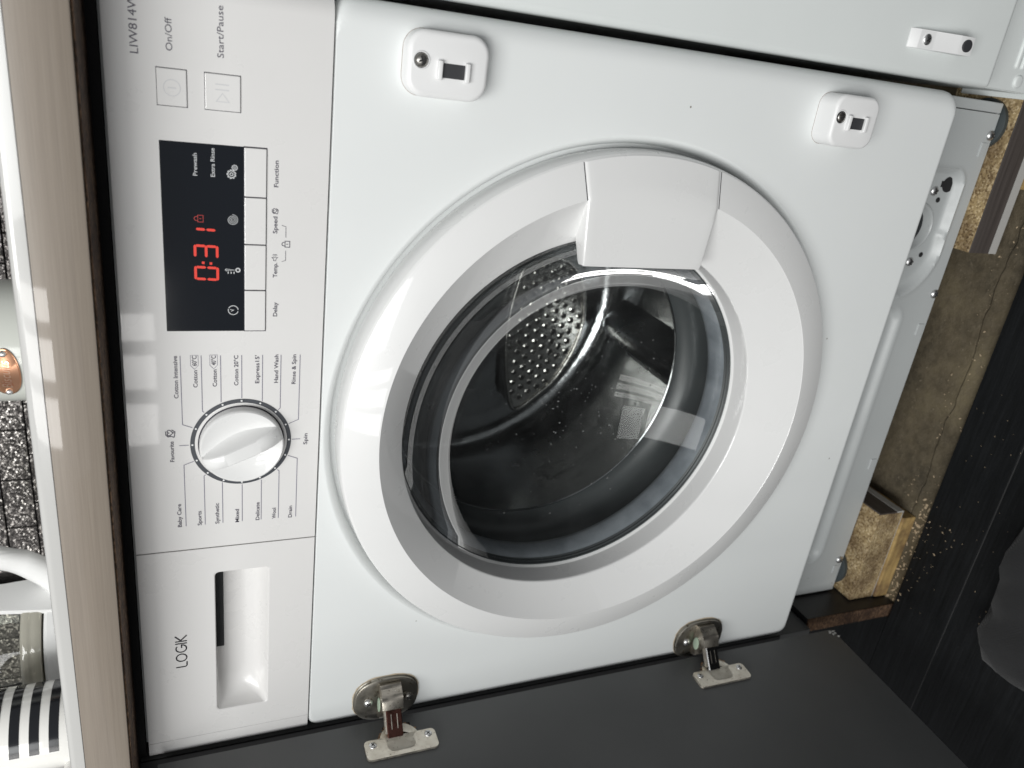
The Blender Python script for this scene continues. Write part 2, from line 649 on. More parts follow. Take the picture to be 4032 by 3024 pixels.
def text(name, s, x0, x1, z, h, m, parent, y=-0.0002, shear=0.0, bold=0.0, xf=None):
    """printed word: baseline from x0 to x1 at height z, capitals h tall"""
    cu = bpy.data.curves.new(name, 'FONT')
    cu.body = s
    cu.size = 1.0
    cu.shear = shear
    cu.offset = bold
    cu.resolution_u = 3
    tmp = bpy.data.objects.new(name, cu)
    COL.objects.link(tmp)
    bpy.context.view_layer.update()
    me = bpy.data.meshes.new_from_object(tmp.evaluated_get(bpy.context.evaluated_depsgraph_get()))
    bpy.data.objects.remove(tmp)
    xs = [v.co.x for v in me.vertices]
    lo, hi = min(xs), max(xs)
    k = (x1 - x0) / (hi - lo)
    for v in me.vertices:
        X, Z = x0 + (v.co.x - lo) * k, z + v.co.y * h / 0.73
        v.co = Vector(xf(X, Z)) if xf else Vector((X, y, Z))
    me.materials.clear()
    me.materials.append(M[m])
    o = bpy.data.objects.new(name, me)
    COL.objects.link(o)
    attach(o, parent)
    return o


def screw(name, parent, x, y, z, r, h, m='screw', ang=20, xf=None):
    """domed cross-head screw facing -y at (x, y, z); the slots are a second material"""
    bm = bmesh.new()
    prof = [(r, y)]
    for i in range(1, 7):
        t = i / 6 * PI / 2
        prof.append((max(r * math.cos(t), r * 0.05), y - h * math.sin(t)))
    lathe_y(bm, x, z, prof, 24)
    nf = len(bm.faces)
    for a in (ang, ang + 90):
        ca, sa = math.cos(math.radians(a)), math.sin(math.radians(a))
        q = r * 0.55
        w = r * 0.12
        poly_prism(bm, [(x + u * ca - v * sa, z + u * sa + v * ca) for u, v in ((-q, -w), (q, -w), (q, w), (-q, w))],
                   lambda X, Z: (X, y - h * (1.03 if a == ang else 1.045), Z), lambda X, Z: (X, y - h * 0.6, Z))
    bm.faces.ensure_lookup_table()
    for f in bm.faces[nf:]:
        f.material_index = 1
    if xf:
        for v in bm.verts:
            v.co = Vector(xf(*v.co))
    s = build(name, bm, m, parent, 40)
    s.data.materials.append(M['slot'])
    return s


# ================================================================== floor
FZ, SZ = -0.182, -0.190
fl = build('floor', newbox(-1.6, 2.2, -2.6, 0.0125, -0.215, FZ - 0.0010), 'seam')
fl['kind'] = 'structure'
plank_edges = [0.0125, -0.0585, -0.2445, -0.4305, -0.6165, -0.8025, -0.9885, -1.1745, -1.3605, -1.5465, -1.7325, -1.9185, -2.1]
for a, b_ in zip(plank_edges, plank_edges[1:]):
    build('plank', newbox(-1.6, 2.2, b_ + 0.0011, a - 0.0003, FZ - 0.006, FZ, bev=0.0006, seg=2), 'floor', fl)

for yb_ in (0.20, 0.3875):
    build('plank', newbox(-1.6, -0.0152, yb_ - 0.1870, yb_ - 0.0005, FZ - 0.006, FZ, bev=0.0006, seg=2), 'floor', fl)
bm = bmesh.new()
n = 150
for (ya, yb, z, amp, seed) in ((0.62, 0.0375, SZ, 0.0022, 3), (0.0355, 0.0128, SZ + 0.0008, 0.0022, 3)):
    random.seed(seed)
    wob, w = [], 0.0
    for i in range(n + 1):
        w = 0.82 * w + random.uniform(-1, 1) * amp * 0.8
        wob.append(w)
    xs = [-0.0148 + 1.1 * i / n for i in range(n + 1)]
    if ya > 0.1:
        top = [(x, ya, z) for x in xs]
        bot = [(x, yb + wq, z) for x, wq in zip(xs, wob)]
    else:
        top = [(x, ya + wq, z) for x, wq in zip(xs, wob)]
        bot = [(x, yb, z) for x in xs]
    low = [(p[0], p[1], z - 0.006) for p in (bot if ya > 0.1 else top)]
    loft(bm, [top, bot] if ya > 0.1 else [bot, top], False)
    loft(bm, [bot if ya > 0.1 else top, low], False)
box(bm, -0.0148, 1.1, 0.0127, 0.62, -0.2, -0.1955)
sf = build('subfloor', bm, 'subfloor')
sf['kind'] = 'structure'
random.seed(11)

# ================================================================== washing machine
WM = thing('washing_machine', 'white built-in front-loading washing machine with its round glass door', 'washing machine', (0.2975, 0.25, -0.129))

# ---- front panel round the door
CX, CZ = 0.299, 0.303
NA = 720


def rray(a, x0, x1, z0, z1, r):
    dx, dz = math.cos(a), math.sin(a)

    def sd(t):
        px, pz = CX + dx * t - (x0 + x1) / 2, CZ + dz * t - (z0 + z1) / 2
        qx, qz = abs(px) - (x1 - x0) / 2 + r, abs(pz) - (z1 - z0) / 2 + r
        return math.hypot(max(qx, 0), max(qz, 0)) + min(max(qx, qz), 0) - r
    lo, hi = 0.1, 0.7
    for _ in range(34):
        mid = (lo + hi) / 2
        if sd(mid) > 0:
            hi = mid
        else:
            lo = mid
    return CX + dx * lo, CZ + dz * lo


ang = [2 * PI * i / NA for i in range(NA)]
rings = []
for r, y in ((0.2150, 0.0125), (0.2262, 0.0120), (0.2272, 0.0085), (0.2282, 0.0055), (0.2296, 0.0030), (0.2312, 0.0012), (0.2326, 0.0003), (0.2334, 0.0), (0.2340, 0.0)):
    rings.append([(CX + r * math.cos(a), y, CZ + r * math.sin(a)) for a in ang])
RR = 0.015
rings.append([])
for a in ang:
    x, z = rray(a, RR + 0.003, 0.592 - RR, 0.0075, 0.5391 - 0.0019, 0.006)
    rings[-1].append((x, 0.0, z))
for i in range(9):
    t = i / 8 * PI / 2
    d, y = RR * (1 - math.sin(t)), RR * (1 - math.cos(t))
    yy = y
    rings.append([])
    for a in ang:
        x, z = rray(a, d, 0.595 - d, d * 0.4, 0.5391 - d * 0.09, max(0.012 - d * 0.4, 0.0006))
        rings[-1].append((x, yy, z))
rings.append([(x, 0.021, z) for x, y, z in rings[-1]])
build('front_panel', loft(bmesh.new(), rings), 'enamel', WM, 40)

# ---- casing sheets and lower plate
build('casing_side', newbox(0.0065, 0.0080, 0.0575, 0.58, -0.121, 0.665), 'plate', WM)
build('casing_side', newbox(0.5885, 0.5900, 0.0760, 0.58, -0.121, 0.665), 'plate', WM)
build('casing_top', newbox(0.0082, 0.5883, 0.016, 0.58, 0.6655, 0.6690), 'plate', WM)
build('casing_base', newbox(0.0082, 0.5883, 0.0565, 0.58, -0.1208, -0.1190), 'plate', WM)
build('tub_shroud', newbox(0.020, 0.575, 0.0225, 0.0245, 0.545, 0.664), 'dark', WM)

PY = 0.055
nx, nz = 230, 58


def sdbox(x, z, x0, x1, z0, z1, r):
    qx, qz = abs(x - (x0 + x1) / 2) - (x1 - x0) / 2 + r, abs(z - (z0 + z1) / 2) - (z1 - z0) / 2 + r
    return math.hypot(max(qx, 0), max(qz, 0)) + min(max(qx, qz), 0) - r


def sstep(a, b, x):
    t = min(1, max(0, (x - a) / (b - a)))
    return t * t * (3 - 2 * t)


def plate_depth(x, z):
    d1 = min(sdbox(x, z, 0.452, 0.5265, -0.1025, 0.08, 0.016), sdbox(x, z, 0.394, 0.50, -0.1025, 0.15, 0.052))
    d2 = sdbox(x, z, 0.055, 0.382, -0.0795, 0.15, 0.016)
    y = 0.007 * (1 - sstep(-0.007, 0.001, d1)) - 0.0016 * math.exp(-((d1 - 0.0015) / 0.0016) ** 2)
    y += 0.006 * (1 - sstep(-0.007, 0.001, d2)) - 0.0005 * math.exp(-((d2 - 0.0015) / 0.0016) ** 2)
    return y


bm = bmesh.new()
HX, HZ, HR = 0.4665, -0.0625, 0.0228
g = []
for j in range(nz + 1):
    row = []
    for i in range(nx + 1):
        x = 0.0065 + (0.5830 - 0.0065) * i / nx
        z = -0.121 + (0.022 + 0.121) * j / nz
        row.append(bm.verts.new((x, PY + plate_depth(x, z), z)))
    g.append(row)
for j in range(nz):
    for i in range(nx):
        c = (g[j][i].co + g[j + 1][i + 1].co) / 2
        if math.hypot(c.x - HX, c.z - HZ) < HR:
            continue
        bm.faces.new((g[j][i], g[j][i + 1], g[j + 1][i + 1], g[j + 1][i]))
# turned-under bottom lip
lip = [bm.verts.new((v.co.x, v.co.y + 0.004, v.co.z - 0.0015)) for v in g[0]]
for i in range(nx):
    bm.faces.new((g[0][i], lip[i], lip[i + 1], g[0][i + 1]))
bm.verts.index_update()
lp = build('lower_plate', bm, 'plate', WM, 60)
bm = bmesh.new()
lathe_y(bm, HX, HZ, [(HR + 0.0030, PY + 0.0075), (HR + 0.0025, PY + 0.0052), (HR + 0.0008, PY + 0.0048), (HR - 0.0008, PY + 0.0062), (HR - 0.0012, PY + 0.03)], 48, False, False)
build('filter_collar', bm, 'plate', lp, 50)
bm = bmesh.new()
lathe_y(bm, HX, HZ, [(HR - 0.0004, PY + 0.016), (HR - 0.003, PY + 0.014), (0.010, PY + 0.0145), (0.009, PY + 0.020)], 40)
build('filter_cap', bm, 'dark', lp, 40)
# side strip of the casing beside the plate
build('corner_strip', newbox(0.5838, 0.5935, PY - 0.0010, PY + 0.02, -0.1205, 0.02, bev=0.0012), 'plate', lp)
for sx, sz in ((0.504, -0.0751), (0.4304, -0.0732)):
    screw('screw', lp, sx, PY + 0.0068, sz, 0.0050, 0.0028)
for sx, sz in ((0.5627, -0.1175), (0.3981, -0.1172), (0.0525, -0.1150)):
    screw('screw', lp, sx, PY - 0.0002, sz, 0.0050, 0.0030, ang=60)
for x0, x1 in ((0.5415, 0.5555), (0.3510, 0.3640), (0.1820, 0.1958), (0.0330, 0.0445)):
    build('pressed_tab', newbox(x0, x1, PY - 0.0011, PY + 0.002, -0.1175, -0.1095, bev=0.0004), 'plate', lp)
for hx, hz, hr in ((0.5115, -0.0915, 0.0078), (0.4955, -0.0842, 0.0026), (0.4385, -0.0862, 0.0026)):
    bm = bmesh.new()
    lathe_y(bm, hx, hz, [(hr, PY + 0.0064), (hr, PY + 0.0074)], 24)
    build('plate_hole', bm, 'cavity', lp)
build('plate_hole', newbox(0.5085, 0.5145, PY + 0.0062, PY + 0.0073, -0.0860, -0.0815), 'cavity', lp)
for fx in (0.5725, 0.0335):
    bm = bmesh.new()
    lathe_z(bm, fx, 0.0735, [(0.0235, -0.1290), (0.0250, -0.1280), (0.0250, -0.1240), (0.0215, -0.1225), (0.010, -0.1215), (0.010, -0.1192)], 40)
    build('foot', bm, 'footrubber', WM, 40)

# ---- control panel
def prism_z(pts, z0, z1):
    return poly_prism(bmesh.new(), pts, lambda x, y: (x, y, z0), lambda x, y: (x, y, z1))


ZB, ZT = 0.5397, 0.6665
roll = [(0.595 - 0.015 + 0.015 * math.sin(t), 0.015 - 0.015 * math.cos(t)) for t in [i / 8 * PI / 2 for i in range(9)]]
CP = build('control_panel', prism_z([(0.2079, 0.016), (0.2079, 0.0006), (0.2085, 0.0)] + roll + [(0.595, 0.016)], ZB, ZT), 'panel', WM, 40)
lroll = [(0.015 - 0.015 * math.cos(t), 0.015 - 0.015 * math.sin(t)) for t in [i / 8 * PI / 2 for i in range(9)]]
build('end_cap', prism_z([(0.0, 0.016)] + lroll + [(0.0208, 0.0), (0.0212, 0.0004), (0.0212, 0.016)], ZB, ZT), 'panel', CP, 40)

# detergent drawer with its recessed grip
HB = (0.0452, 0.1850, 0.5735, 0.6142)
ring0 = rrect(*HB, 0.0035, 8)
hcx, hcz = (HB[0] + HB[1]) / 2, (HB[2] + HB[3]) / 2
DX0, DX1, DZ0, DZ1 = 0.0217, 0.2074, ZB, ZT


def outer_pt(x, z):
    dx, dz = x - hcx, z - hcz
    t = 1e9
    if dx:
        t = min(t, ((DX1 if dx > 0 else DX0) - hcx) / dx)
    if dz:
        t = min(t, ((DZ1 if dz > 0 else DZ0) - hcz) / dz)
    return hcx + dx * t, hcz + dz * t


def resample(r, n=240):
    L_ = [0]
    for i in range(len(r)):
        a, b_ = r[i], r[(i + 1) % len(r)]
        L_.append(L_[-1] + math.hypot(b_[0] - a[0], b_[1] - a[1]))
    out, k = [], 0
    for i in range(n):
        d = L_[-1] * i / n
        while L_[k + 1] < d:
            k += 1
        a, b_ = r[k], r[(k + 1) % len(r)]
        t = (d - L_[k]) / max(1e-9, L_[k + 1] - L_[k])
        out.append((a[0] + (b_[0] - a[0]) * t, a[1] + (b_[1] - a[1]) * t))
    return out


def ringof(x0, x1, z0, z1, r, y):
    return [(x, y, z) for x, z in rrect(x0, x1, z0, z1, r, 8)]


base = rrect(*HB, 0.0035, 8)
out = [outer_pt(x, z) for x, z in base]
# push the nearest samples into the true corners
for cxr, czr in ((DX0, DZ0), (DX0, DZ1), (DX1, DZ0), (DX1, DZ1)):
    k = min(range(len(out)), key=lambda i: (out[i][0] - cxr) ** 2 + (out[i][1] - czr) ** 2)
    out[k] = (cxr, czr)
rings = [[(x, 0.014, z) for x, z in out], [(x, 0.0, z) for x, z in out], ringof(HB[0] - 0.0012, HB[1] + 0.0012, HB[2] - 0.0012, HB[3] + 0.0012, 0.0047, 0.0), [(x, 0.0, z) for x, z in base]]
rings.append(ringof(HB[0] + 0.0006, HB[1] - 0.0006, HB[2] + 0.0006, HB[3] - 0.0006, 0.0033, 0.0005))
rings.append(ringof(0.0475, 0.1842, 0.5765, 0.6134, 0.006, 0.0085))
rings.append(ringof(0.0510, 0.1838, 0.5800, 0.6132, 0.009, 0.0145))
rings.append(ringof(0.0570, 0.1834, 0.5850, 0.6130, 0.011, 0.0185))
rings.append(ringof(0.0660, 0.1830, 0.5915, 0.6128, 0.010, 0.0205))
DR = build('detergent_drawer', loft(bmesh.new(), rings, True, False, True), 'panel', CP, 36)
build('latch_slot', newbox(0.0955, 0.1826, 0.0196, 0.0203, 0.6068, 0.6127), 'dark', DR)


# brand lettering on the drawer
def logo():
    bm = bmesh.new()
    x, z, h, w = 0.0973, 0.6350, 0.0085, 0.00095
    y = -0.00025
    ribbon(bm, [(x + w / 2, z + h), (x + w / 2, z + 0.0022)] + arc(x + w / 2 + 0.0017, z + 0.0022, 0.0017, 180, 270, 6) [1:] + [(x + 0.0055, z + w / 2)], w, y)
    ox, oz, rx, rz = x + 0.0098, z + h / 2, 0.0036, h / 2 - w / 2
    ribbon(bm, arc(ox, oz, rx, 0, 345, 30, rz) , w, y, True)
    gx = x + 0.0190
    ribbon(bm, arc(gx, oz, rx, 52, 335, 26, rz) + [(gx + 0.0034, oz - 0.0003), (gx + 0.0006, oz - 0.0003)], w, y)
    ix = x + 0.0239
    ribbon(bm, [(ix, z), (ix, z + h)], w, y)
    kx = x + 0.0261
    ribbon(bm, [(kx, z), (kx, z + h)], w, y)
    ribbon(bm, [(kx + 0.0052, z + h), (kx + 0.0008, oz + 0.0002)], w * 1.1, y)
    ribbon(bm, [(kx + 0.0010, oz), (kx + 0.0055, z)], w * 1.1, y - 0.00003)
    return bm


build('brand_lettering', logo(), 'logo', DR)

# printed programme names: word, x0, x1, baseline z
YP = -0.00022
words = [('Cotton Intensive', 0.3320, 0.3631, 0.6344), ('Cotton', 0.3397, 0.3524, 0.6222), ('Cotton', 0.3399, 0.3526, 0.6099),
         ('Cotton 20\u00b0C', 0.3403, 0.3628, 0.5960), ("Express15'", 0.3415, 0.3626, 0.5822), ('Hand Wash', 0.3414, 0.3628, 0.5695),
         ('Rinse & Spin', 0.3401, 0.3627, 0.5575), ('Favourite', 0.2832, 0.2993, 0.6386), ('Spin', 0.2908, 0.2999, 0.5480),
         ('Baby Care', 0.2287, 0.2483, 0.6354), ('Sports', 0.2286, 0.2410, 0.6220), ('Synthetic', 0.2286, 0.2464, 0.6099),
         ('Mixed', 0.2283, 0.2397, 0.5960), ('Delicate', 0.2285, 0.2441, 0.5815), ('Wool', 0.2284, 0.2379, 0.5696), ('Drain', 0.2281, 0.2385, 0.5577)]
for s, a, b_, z in words:
    text('programme_name', s, a, b_, z, 0.00280, 'print', CP, YP, bold=0.014)
text('programme_name', '60\u00b0C', 0.3556, 0.3628, 0.6224, 0.0030, 'print', CP, YP, bold=0.014)
text('programme_name', '40\u00b0C', 0.3558, 0.3628, 0.6103, 0.0030, 'print', CP, YP, bold=0.014)
for zc in (0.6238, 0.6117):
    build('temperature_tag', ribbon(bmesh.new(), [(0.3633, zc + 0.0024), (0.3633, zc - 0.0024), (0.3559, zc - 0.0024), (0.3531, zc), (0.3559, zc + 0.0024)], 0.00022, YP, True), 'line', CP)
for pl in ([(0.3631, 0.6325), (0.3119, 0.6325), (0.3092, 0.6262)], [(0.3631, 0.6195), (0.3216, 0.6195), (0.3206, 0.6185)],
           [(0.3629, 0.6073), (0.328, 0.6073)], [(0.3628, 0.5937), (0.3305, 0.5937)], [(0.3628, 0.58), (0.3276, 0.58)],
           [(0.3626, 0.5677), (0.3215, 0.5677), (0.3202, 0.569)], [(0.3625, 0.5547), (0.3117, 0.5547), (0.3087, 0.5615)],
           [(0.2957, 0.553), (0.2957, 0.559)], [(0.2957, 0.635), (0.2957, 0.6289)], [(0.2290, 0.6325), (0.28, 0.6325), (0.2825, 0.6261)],
           [(0.2289, 0.6195), (0.2701, 0.6195), (0.271, 0.6184)], [(0.229, 0.6073), (0.2636, 0.6073)], [(0.2288, 0.5937), (0.2606, 0.5937)],
           [(0.2288, 0.5802), (0.2634, 0.5802)], [(0.2286, 0.5677), (0.2699, 0.5677), (0.271, 0.5689)], [(0.2285, 0.5548), (0.2795, 0.5548), (0.2824, 0.5616)]):
    build('programme_line', ribbon(bmesh.new(), pl, 0.00048, YP), 'line', CP)


def heart_icon(cx, cz, s):
    bm = bmesh.new()
    w = 0.09 * s
    hp = []
    for i in range(28):
        t = 2 * PI * i / 28
        hp.append((cx + 0.10 * s + s * 0.020 * 16 * math.sin(t) ** 3, cz + 0.08 * s + s * 0.020 * (13 * math.cos(t) - 5 * math.cos(2 * t) - 2 * math.cos(3 * t) - math.cos(4 * t))))
    ribbon(bm, hp, w, YP, True)
    ribbon(bm, [(cx - 0.42 * s, cz - 0.30 * s), (cx - 0.30 * s, cz - 0.05 * s), (cx - 0.34 * s, cz + 0.25 * s), (cx - 0.12 * s, cz + 0.45 * s), (cx + 0.30 * s, cz + 0.46 * s)], w, YP - 0.00002)
    ribbon(bm, [(cx - 0.42 * s, cz - 0.30 * s), (cx - 0.15 * s, cz - 0.36 * s), (cx + 0.20 * s, cz - 0.40 * s), (cx + 0.45 * s, cz - 0.10 * s)], w, YP - 0.00004)
    return bm


build('favourite_icon', heart_icon(0.3053, 0.6402, 0.0068), 'print', CP)
build('favourite_icon', heart_icon(0.4624, 0.5728, 0.0042), 'print', CP)

# programme knob
KX, KZ = 0.2957, 0.5938
KN = None
bm = bmesh.new()
loft(bm, [circ(KX, KZ, 0.0313, -0.0003, 128), circ(KX, KZ, 0.0342, -0.0003, 128)])
build('dial_ring', bm, 'ringprint', CP)
for i in range(16):
    a = PI / 2 - i * PI / 8
    bm = bmesh.new()
    lathe_y(bm, KX + 0.03275 * math.cos(a), KZ + 0.03275 * math.sin(a), [(0.00072, -0.0003), (0.0006, -0.0006)], 16)
    build('dial_dot', bm, 'dot', CP)
bm = bmesh.new()
loft(bm, [circ(KX, KZ, 0.0282, -0.0004, 128), circ(KX, KZ, 0.0292, -0.0004, 128)])
build('dial_gap', bm, 'gap', CP)
bm = bmesh.new()
lathe_y(bm, KX, KZ, [(0.0284, 0.0), (0.0285, -0.0062), (0.0281, -0.0076), (0.0273, -0.0083), (0.0262, -0.0082), (0.022, -0.0070), (0.012, -0.0058), (0.003, -0.0055)], 128)
KN = build('programme_knob', bm, 'trim', CP, 40)
bm = bmesh.new()
secs = []
ka = math.radians(-67.5)
kd = (math.cos(ka), math.sin(ka))
kn = (-kd[1], kd[0])
for i in range(33):
    s = -0.0272 + 0.0544 * i / 32
    q = s / 0.0272
    half = math.sqrt(max(0.0278 ** 2 - s * s, 1e-9))
    w = min(0.0050 + 0.0004 * q, half)
    top = -0.0178 + 0.0072 * q * q * q * q + 0.0012 * q
    fl_ = min(0.0062 * (1 - q * q) + 0.0006, max(half - w, 0.0002))
    row = []
    for u, y in ((-w - fl_, -0.0050), (-w - fl_ * 0.35, -0.0085 if abs(q) < 0.9 else -0.0075), (-w - 0.0004, top + 0.0012), (-w + 0.0006, top),
                 (w - 0.0006, top), (w + 0.0004, top + 0.0012), (w + fl_ * 0.35, -0.0085 if abs(q) < 0.9 else -0.0075), (w + fl_, -0.0050)):
        row.append((KX + kd[0] * s + kn[0] * u, y, KZ + kd[1] * s + kn[1] * u))
    secs.append(row)
loft(bm, secs, True, True, True)
build('grip', bm, 'trim', KN, 50)
mk = bmesh.new()
poly_prism(mk, [(KX + kd[0] * s + kn[0] * u, KZ + kd[1] * s + kn[1] * u) for s, u in ((0.0185, -0.0003), (0.0240, -0.0003), (0.0240, 0.0003), (0.0185, 0.0003))],
           lambda x, z: (x, -0.0175 + 0.0046 * 1, z), lambda x, z: (x, -0.010, z))
build('pointer_mark', mk, 'emboss', KN)

# display and its buttons
DSP = build('display', newbox(0.3806, 0.5012, -0.0003, 0.004, 0.5921, 0.6398), 'display', CP)
text('display_word', 'Prewash', 0.4818, 0.4953, 0.6191, 0.0025, 'printpale', DSP, -0.00045, bold=0.012)
text('display_word', 'Extra Rinse', 0.4818, 0.4990, 0.6090, 0.0025, 'printpale', DSP, -0.00045, bold=0.012)
SEG = {'0': 'abcdef', '3': 'abcdg', '1': 'bc'}


def digit(ch, x, z, wd, h, lean=0.0006):
    bm = bmesh.new()
    t = 0.00165
    g_ = 0.00022
    y = -0.0005
    m = z + h / 2

    def hs(zc):
        return [(x + g_, zc), (x + t * 0.5 + g_, zc + t / 2), (x + wd - t * 0.5 - g_, zc + t / 2), (x + wd - g_, zc), (x + wd - t * 0.5 - g_, zc - t / 2), (x + t * 0.5 + g_, zc - t / 2)]

    def vs(xc, z0, z1):
        return [(xc, z0 + g_), (xc + t / 2, z0 + t * 0.5 + g_), (xc + t / 2, z1 - t * 0.5 - g_), (xc, z1 - g_), (xc - t / 2, z1 - t * 0.5 - g_), (xc - t / 2, z0 + t * 0.5 + g_)]
    P = {'a': hs(z + h - t / 2), 'd': hs(z + t / 2), 'g': hs(m), 'f': vs(x + t / 2, m, z + h - t / 2), 'b': vs(x + wd - t / 2, m, z + h - t / 2),
         'e': vs(x + t / 2, z + t / 2, m), 'c': vs(x + wd - t / 2, z + t / 2, m)}
    for s in SEG[ch]:
        flatpoly(bm, [(px + lean * (pz - z) / h, pz) for px, pz in P[s]], y)
    return bm


build('display_digit', digit('0', 0.4152, 0.6074, 0.0094, 0.0149), 'led', DSP)
build('display_digit', digit('3', 0.4302, 0.6075, 0.0084, 0.0148), 'led', DSP)
build('display_digit', digit('1', 0.4412, 0.6080, 0.0080, 0.0138), 'led', DSP)
bm = bmesh.new()
for px, pz in ((0.4272, 0.6168), (0.4268, 0.6122)):
    flatpoly(bm, [(px - 0.0008, pz - 0.0008), (px + 0.0008, pz - 0.0008), (px + 0.0008, pz + 0.0008), (px - 0.0008, pz + 0.0008)], -0.0005)
build('display_colon', bm, 'led', DSP)


def padlock(cx, cz, s, w, y):
    bm = bmesh.new()
    ribbon(bm, [(cx - 0.5 * s, cz - 0.6 * s), (cx + 0.5 * s, cz - 0.6 * s), (cx + 0.5 * s, cz + 0.15 * s), (cx - 0.5 * s, cz + 0.15 * s)], w, y, True)
    ribbon(bm, [(cx - 0.3 * s, cz + 0.15 * s)] + arc(cx, cz + 0.35 * s, 0.3 * s, 180, 0, 10) + [(cx + 0.3 * s, cz + 0.15 * s)], w, y - 0.00002)
    ribbon(bm, [(cx, cz - 0.05 * s), (cx, cz - 0.35 * s)], w, y - 0.00004)
    return bm


build('lock_symbol', padlock(0.4555, 0.6188, 0.0042, 0.00035, -0.00045), 'ledlow', DSP)


def gear(bm, cx, cz, r, teeth, y):
    pts = []
    for i in range(teeth * 4):
        a = 2 * PI * (i + 0.5) / (teeth * 4)
        rr = r if (i // 2) % 2 == 0 else r * 0.76
        pts.append((cx + rr * math.cos(a), cz + rr * math.sin(a)))
    ribbon(bm, pts, r * 0.22, y, True)
    ribbon(bm, arc(cx, cz, r * 0.34, 0, 345, 18), r * 0.2, y - 0.00002, True)


bm = bmesh.new()
gear(bm, 0.4841, 0.5993, 0.0026, 9, -0.00045)
gear(bm, 0.4882, 0.5974, 0.0017, 9, -0.00047)
build('function_symbol', bm, 'printpale', DSP)
bm = bmesh.new()
ribbon(bm, [(0.4556 + (0.0004 + 0.0030 * i / 70) * math.cos(0.27 * i), 0.5989 + (0.0004 + 0.0030 * i / 70) * math.sin(0.27 * i)) for i in range(71)], 0.00034, -0.00045)
build('spin_symbol', bm, 'printpale', DSP)
bm = bmesh.new()
ribbon(bm, [(0.4228, 0.5975), (0.4222, 0.6030), (0.4228, 0.6036), (0.4234, 0.6030)], 0.0004, -0.00045, True)
ribbon(bm, arc(0.4228, 0.5958, 0.0012, 0, 345, 18), 0.0008, -0.00047, True)
for k in range(3):
    ribbon(bm, [(0.4203, 0.6018 - 0.0018 * k), (0.4217, 0.6018 - 0.0018 * k)], 0.0006, -0.00045)
build('temperature_symbol', bm, 'printpale', DSP)
bm = bmesh.new()
ribbon(bm, arc(0.3953, 0.5989, 0.0031, 75, 255, 20), 0.0005, -0.00045)
ribbon(bm, arc(0.3953, 0.5989, 0.0031, 275, 425, 20), 0.0005, -0.00045)
ribbon(bm, [(0.3945, 0.6002), (0.3953, 0.5986), (0.3958, 0.6010)], 0.0004, -0.00047)
build('delay_symbol', bm, 'printpale', DSP)
edges_ = [0.3806, 0.4093, 0.4401, 0.4706, 0.5012]
build('button_gap', newbox(0.3802, 0.5016, -0.0001, 0.003, 0.5780, 0.5920), 'gap', CP)
for a, b_ in zip(edges_, edges_[1:]):
    build('option_button', newbox(a + 0.00035, b_ - 0.00035, -0.0011, 0.003, 0.5785, 0.5917, bev=0.0004), 'panel', CP)
for s, a, b_, z in (('Function', 0.4778, 0.4944, 0.5712), ('Speed', 0.4479, 0.4590, 0.5715), ('Temp.', 0.4182, 0.4283, 0.5712), ('Delay', 0.3909, 0.4009, 0.5708)):
    text('button_label', s, a, b_, z, 0.0028, 'print', CP, YP, bold=0.014)
bm = bmesh.new()
ribbon(bm, [(0.4297, 0.5735), (0.4308, 0.5735), (0.4319, 0.5747), (0.4319, 0.5709), (0.4308, 0.5721), (0.4297, 0.5721)], 0.0003, YP, True)
ribbon(bm, arc(0.4318, 0.5728, 0.0013, -45, 45, 8), 0.0003, YP)
ribbon(bm, arc(0.4318, 0.5728, 0.0022, -45, 45, 8), 0.0003, YP)
build('sound_symbol', bm, 'print', CP)
for pl in ([(0.4292, 0.5683), (0.4301, 0.5659), (0.4367, 0.5659)], [(0.4456, 0.5660), (0.4526, 0.5660), (0.4535, 0.5686)]):
    build('child_lock_line', ribbon(bmesh.new(), pl, 0.0003, YP), 'print', CP)
build('child_lock_symbol', padlock(0.4411, 0.5658, 0.0040, 0.00045, YP), 'print', CP)

for (z0, z1) in ((0.6233, 0.6400), (0.5935, 0.6140)):
    build('button_gap', newbox(0.52085, 0.54205, -0.0001, 0.003, z0, z1), 'gap', CP)
    bt = build('main_button', newbox(0.52125, 0.54165, -0.0009, 0.003, z0 + 0.00035, z1 - 0.00035, bev=0.0004), 'panel', CP)
    bm = bmesh.new()
    if z0 > 0.62:
        ribbon(bm, arc(0.5313, 0.6316, 0.0045, 0, 350, 36), 0.0005, -0.00096, True)
        ribbon(bm, [(0.5313, 0.6293), (0.5313, 0.6339)], 0.0007, -0.00096)
    else:
        ribbon(bm, [(0.5263, 0.6075), (0.5263, 0.6003), (0.5311, 0.6040)], 0.0005, -0.00096, True)
        ribbon(bm, [(0.5330, 0.6003), (0.5330, 0.6080)], 0.0007, -0.00096)
        ribbon(bm, [(0.5360, 0.6003), (0.5360, 0.6080)], 0.0007, -0.00096)
    build('button_symbol', bm, 'emboss', bt)
text('button_label', 'On/Off', 0.5512, 0.5686, 0.6307, 0.0037, 'print', CP, YP)
text('button_label', 'Start/Pause', 0.5507, 0.5786, 0.6031, 0.0037, 'print', CP, YP)
text('model_lettering', 'LIW814W', 0.5477, 0.5779, 0.6485, 0.0046, 'print', CP, YP)

# ---- round door
def cr(cz, r, y):
    return circ(CX, cz, r, y, 256)


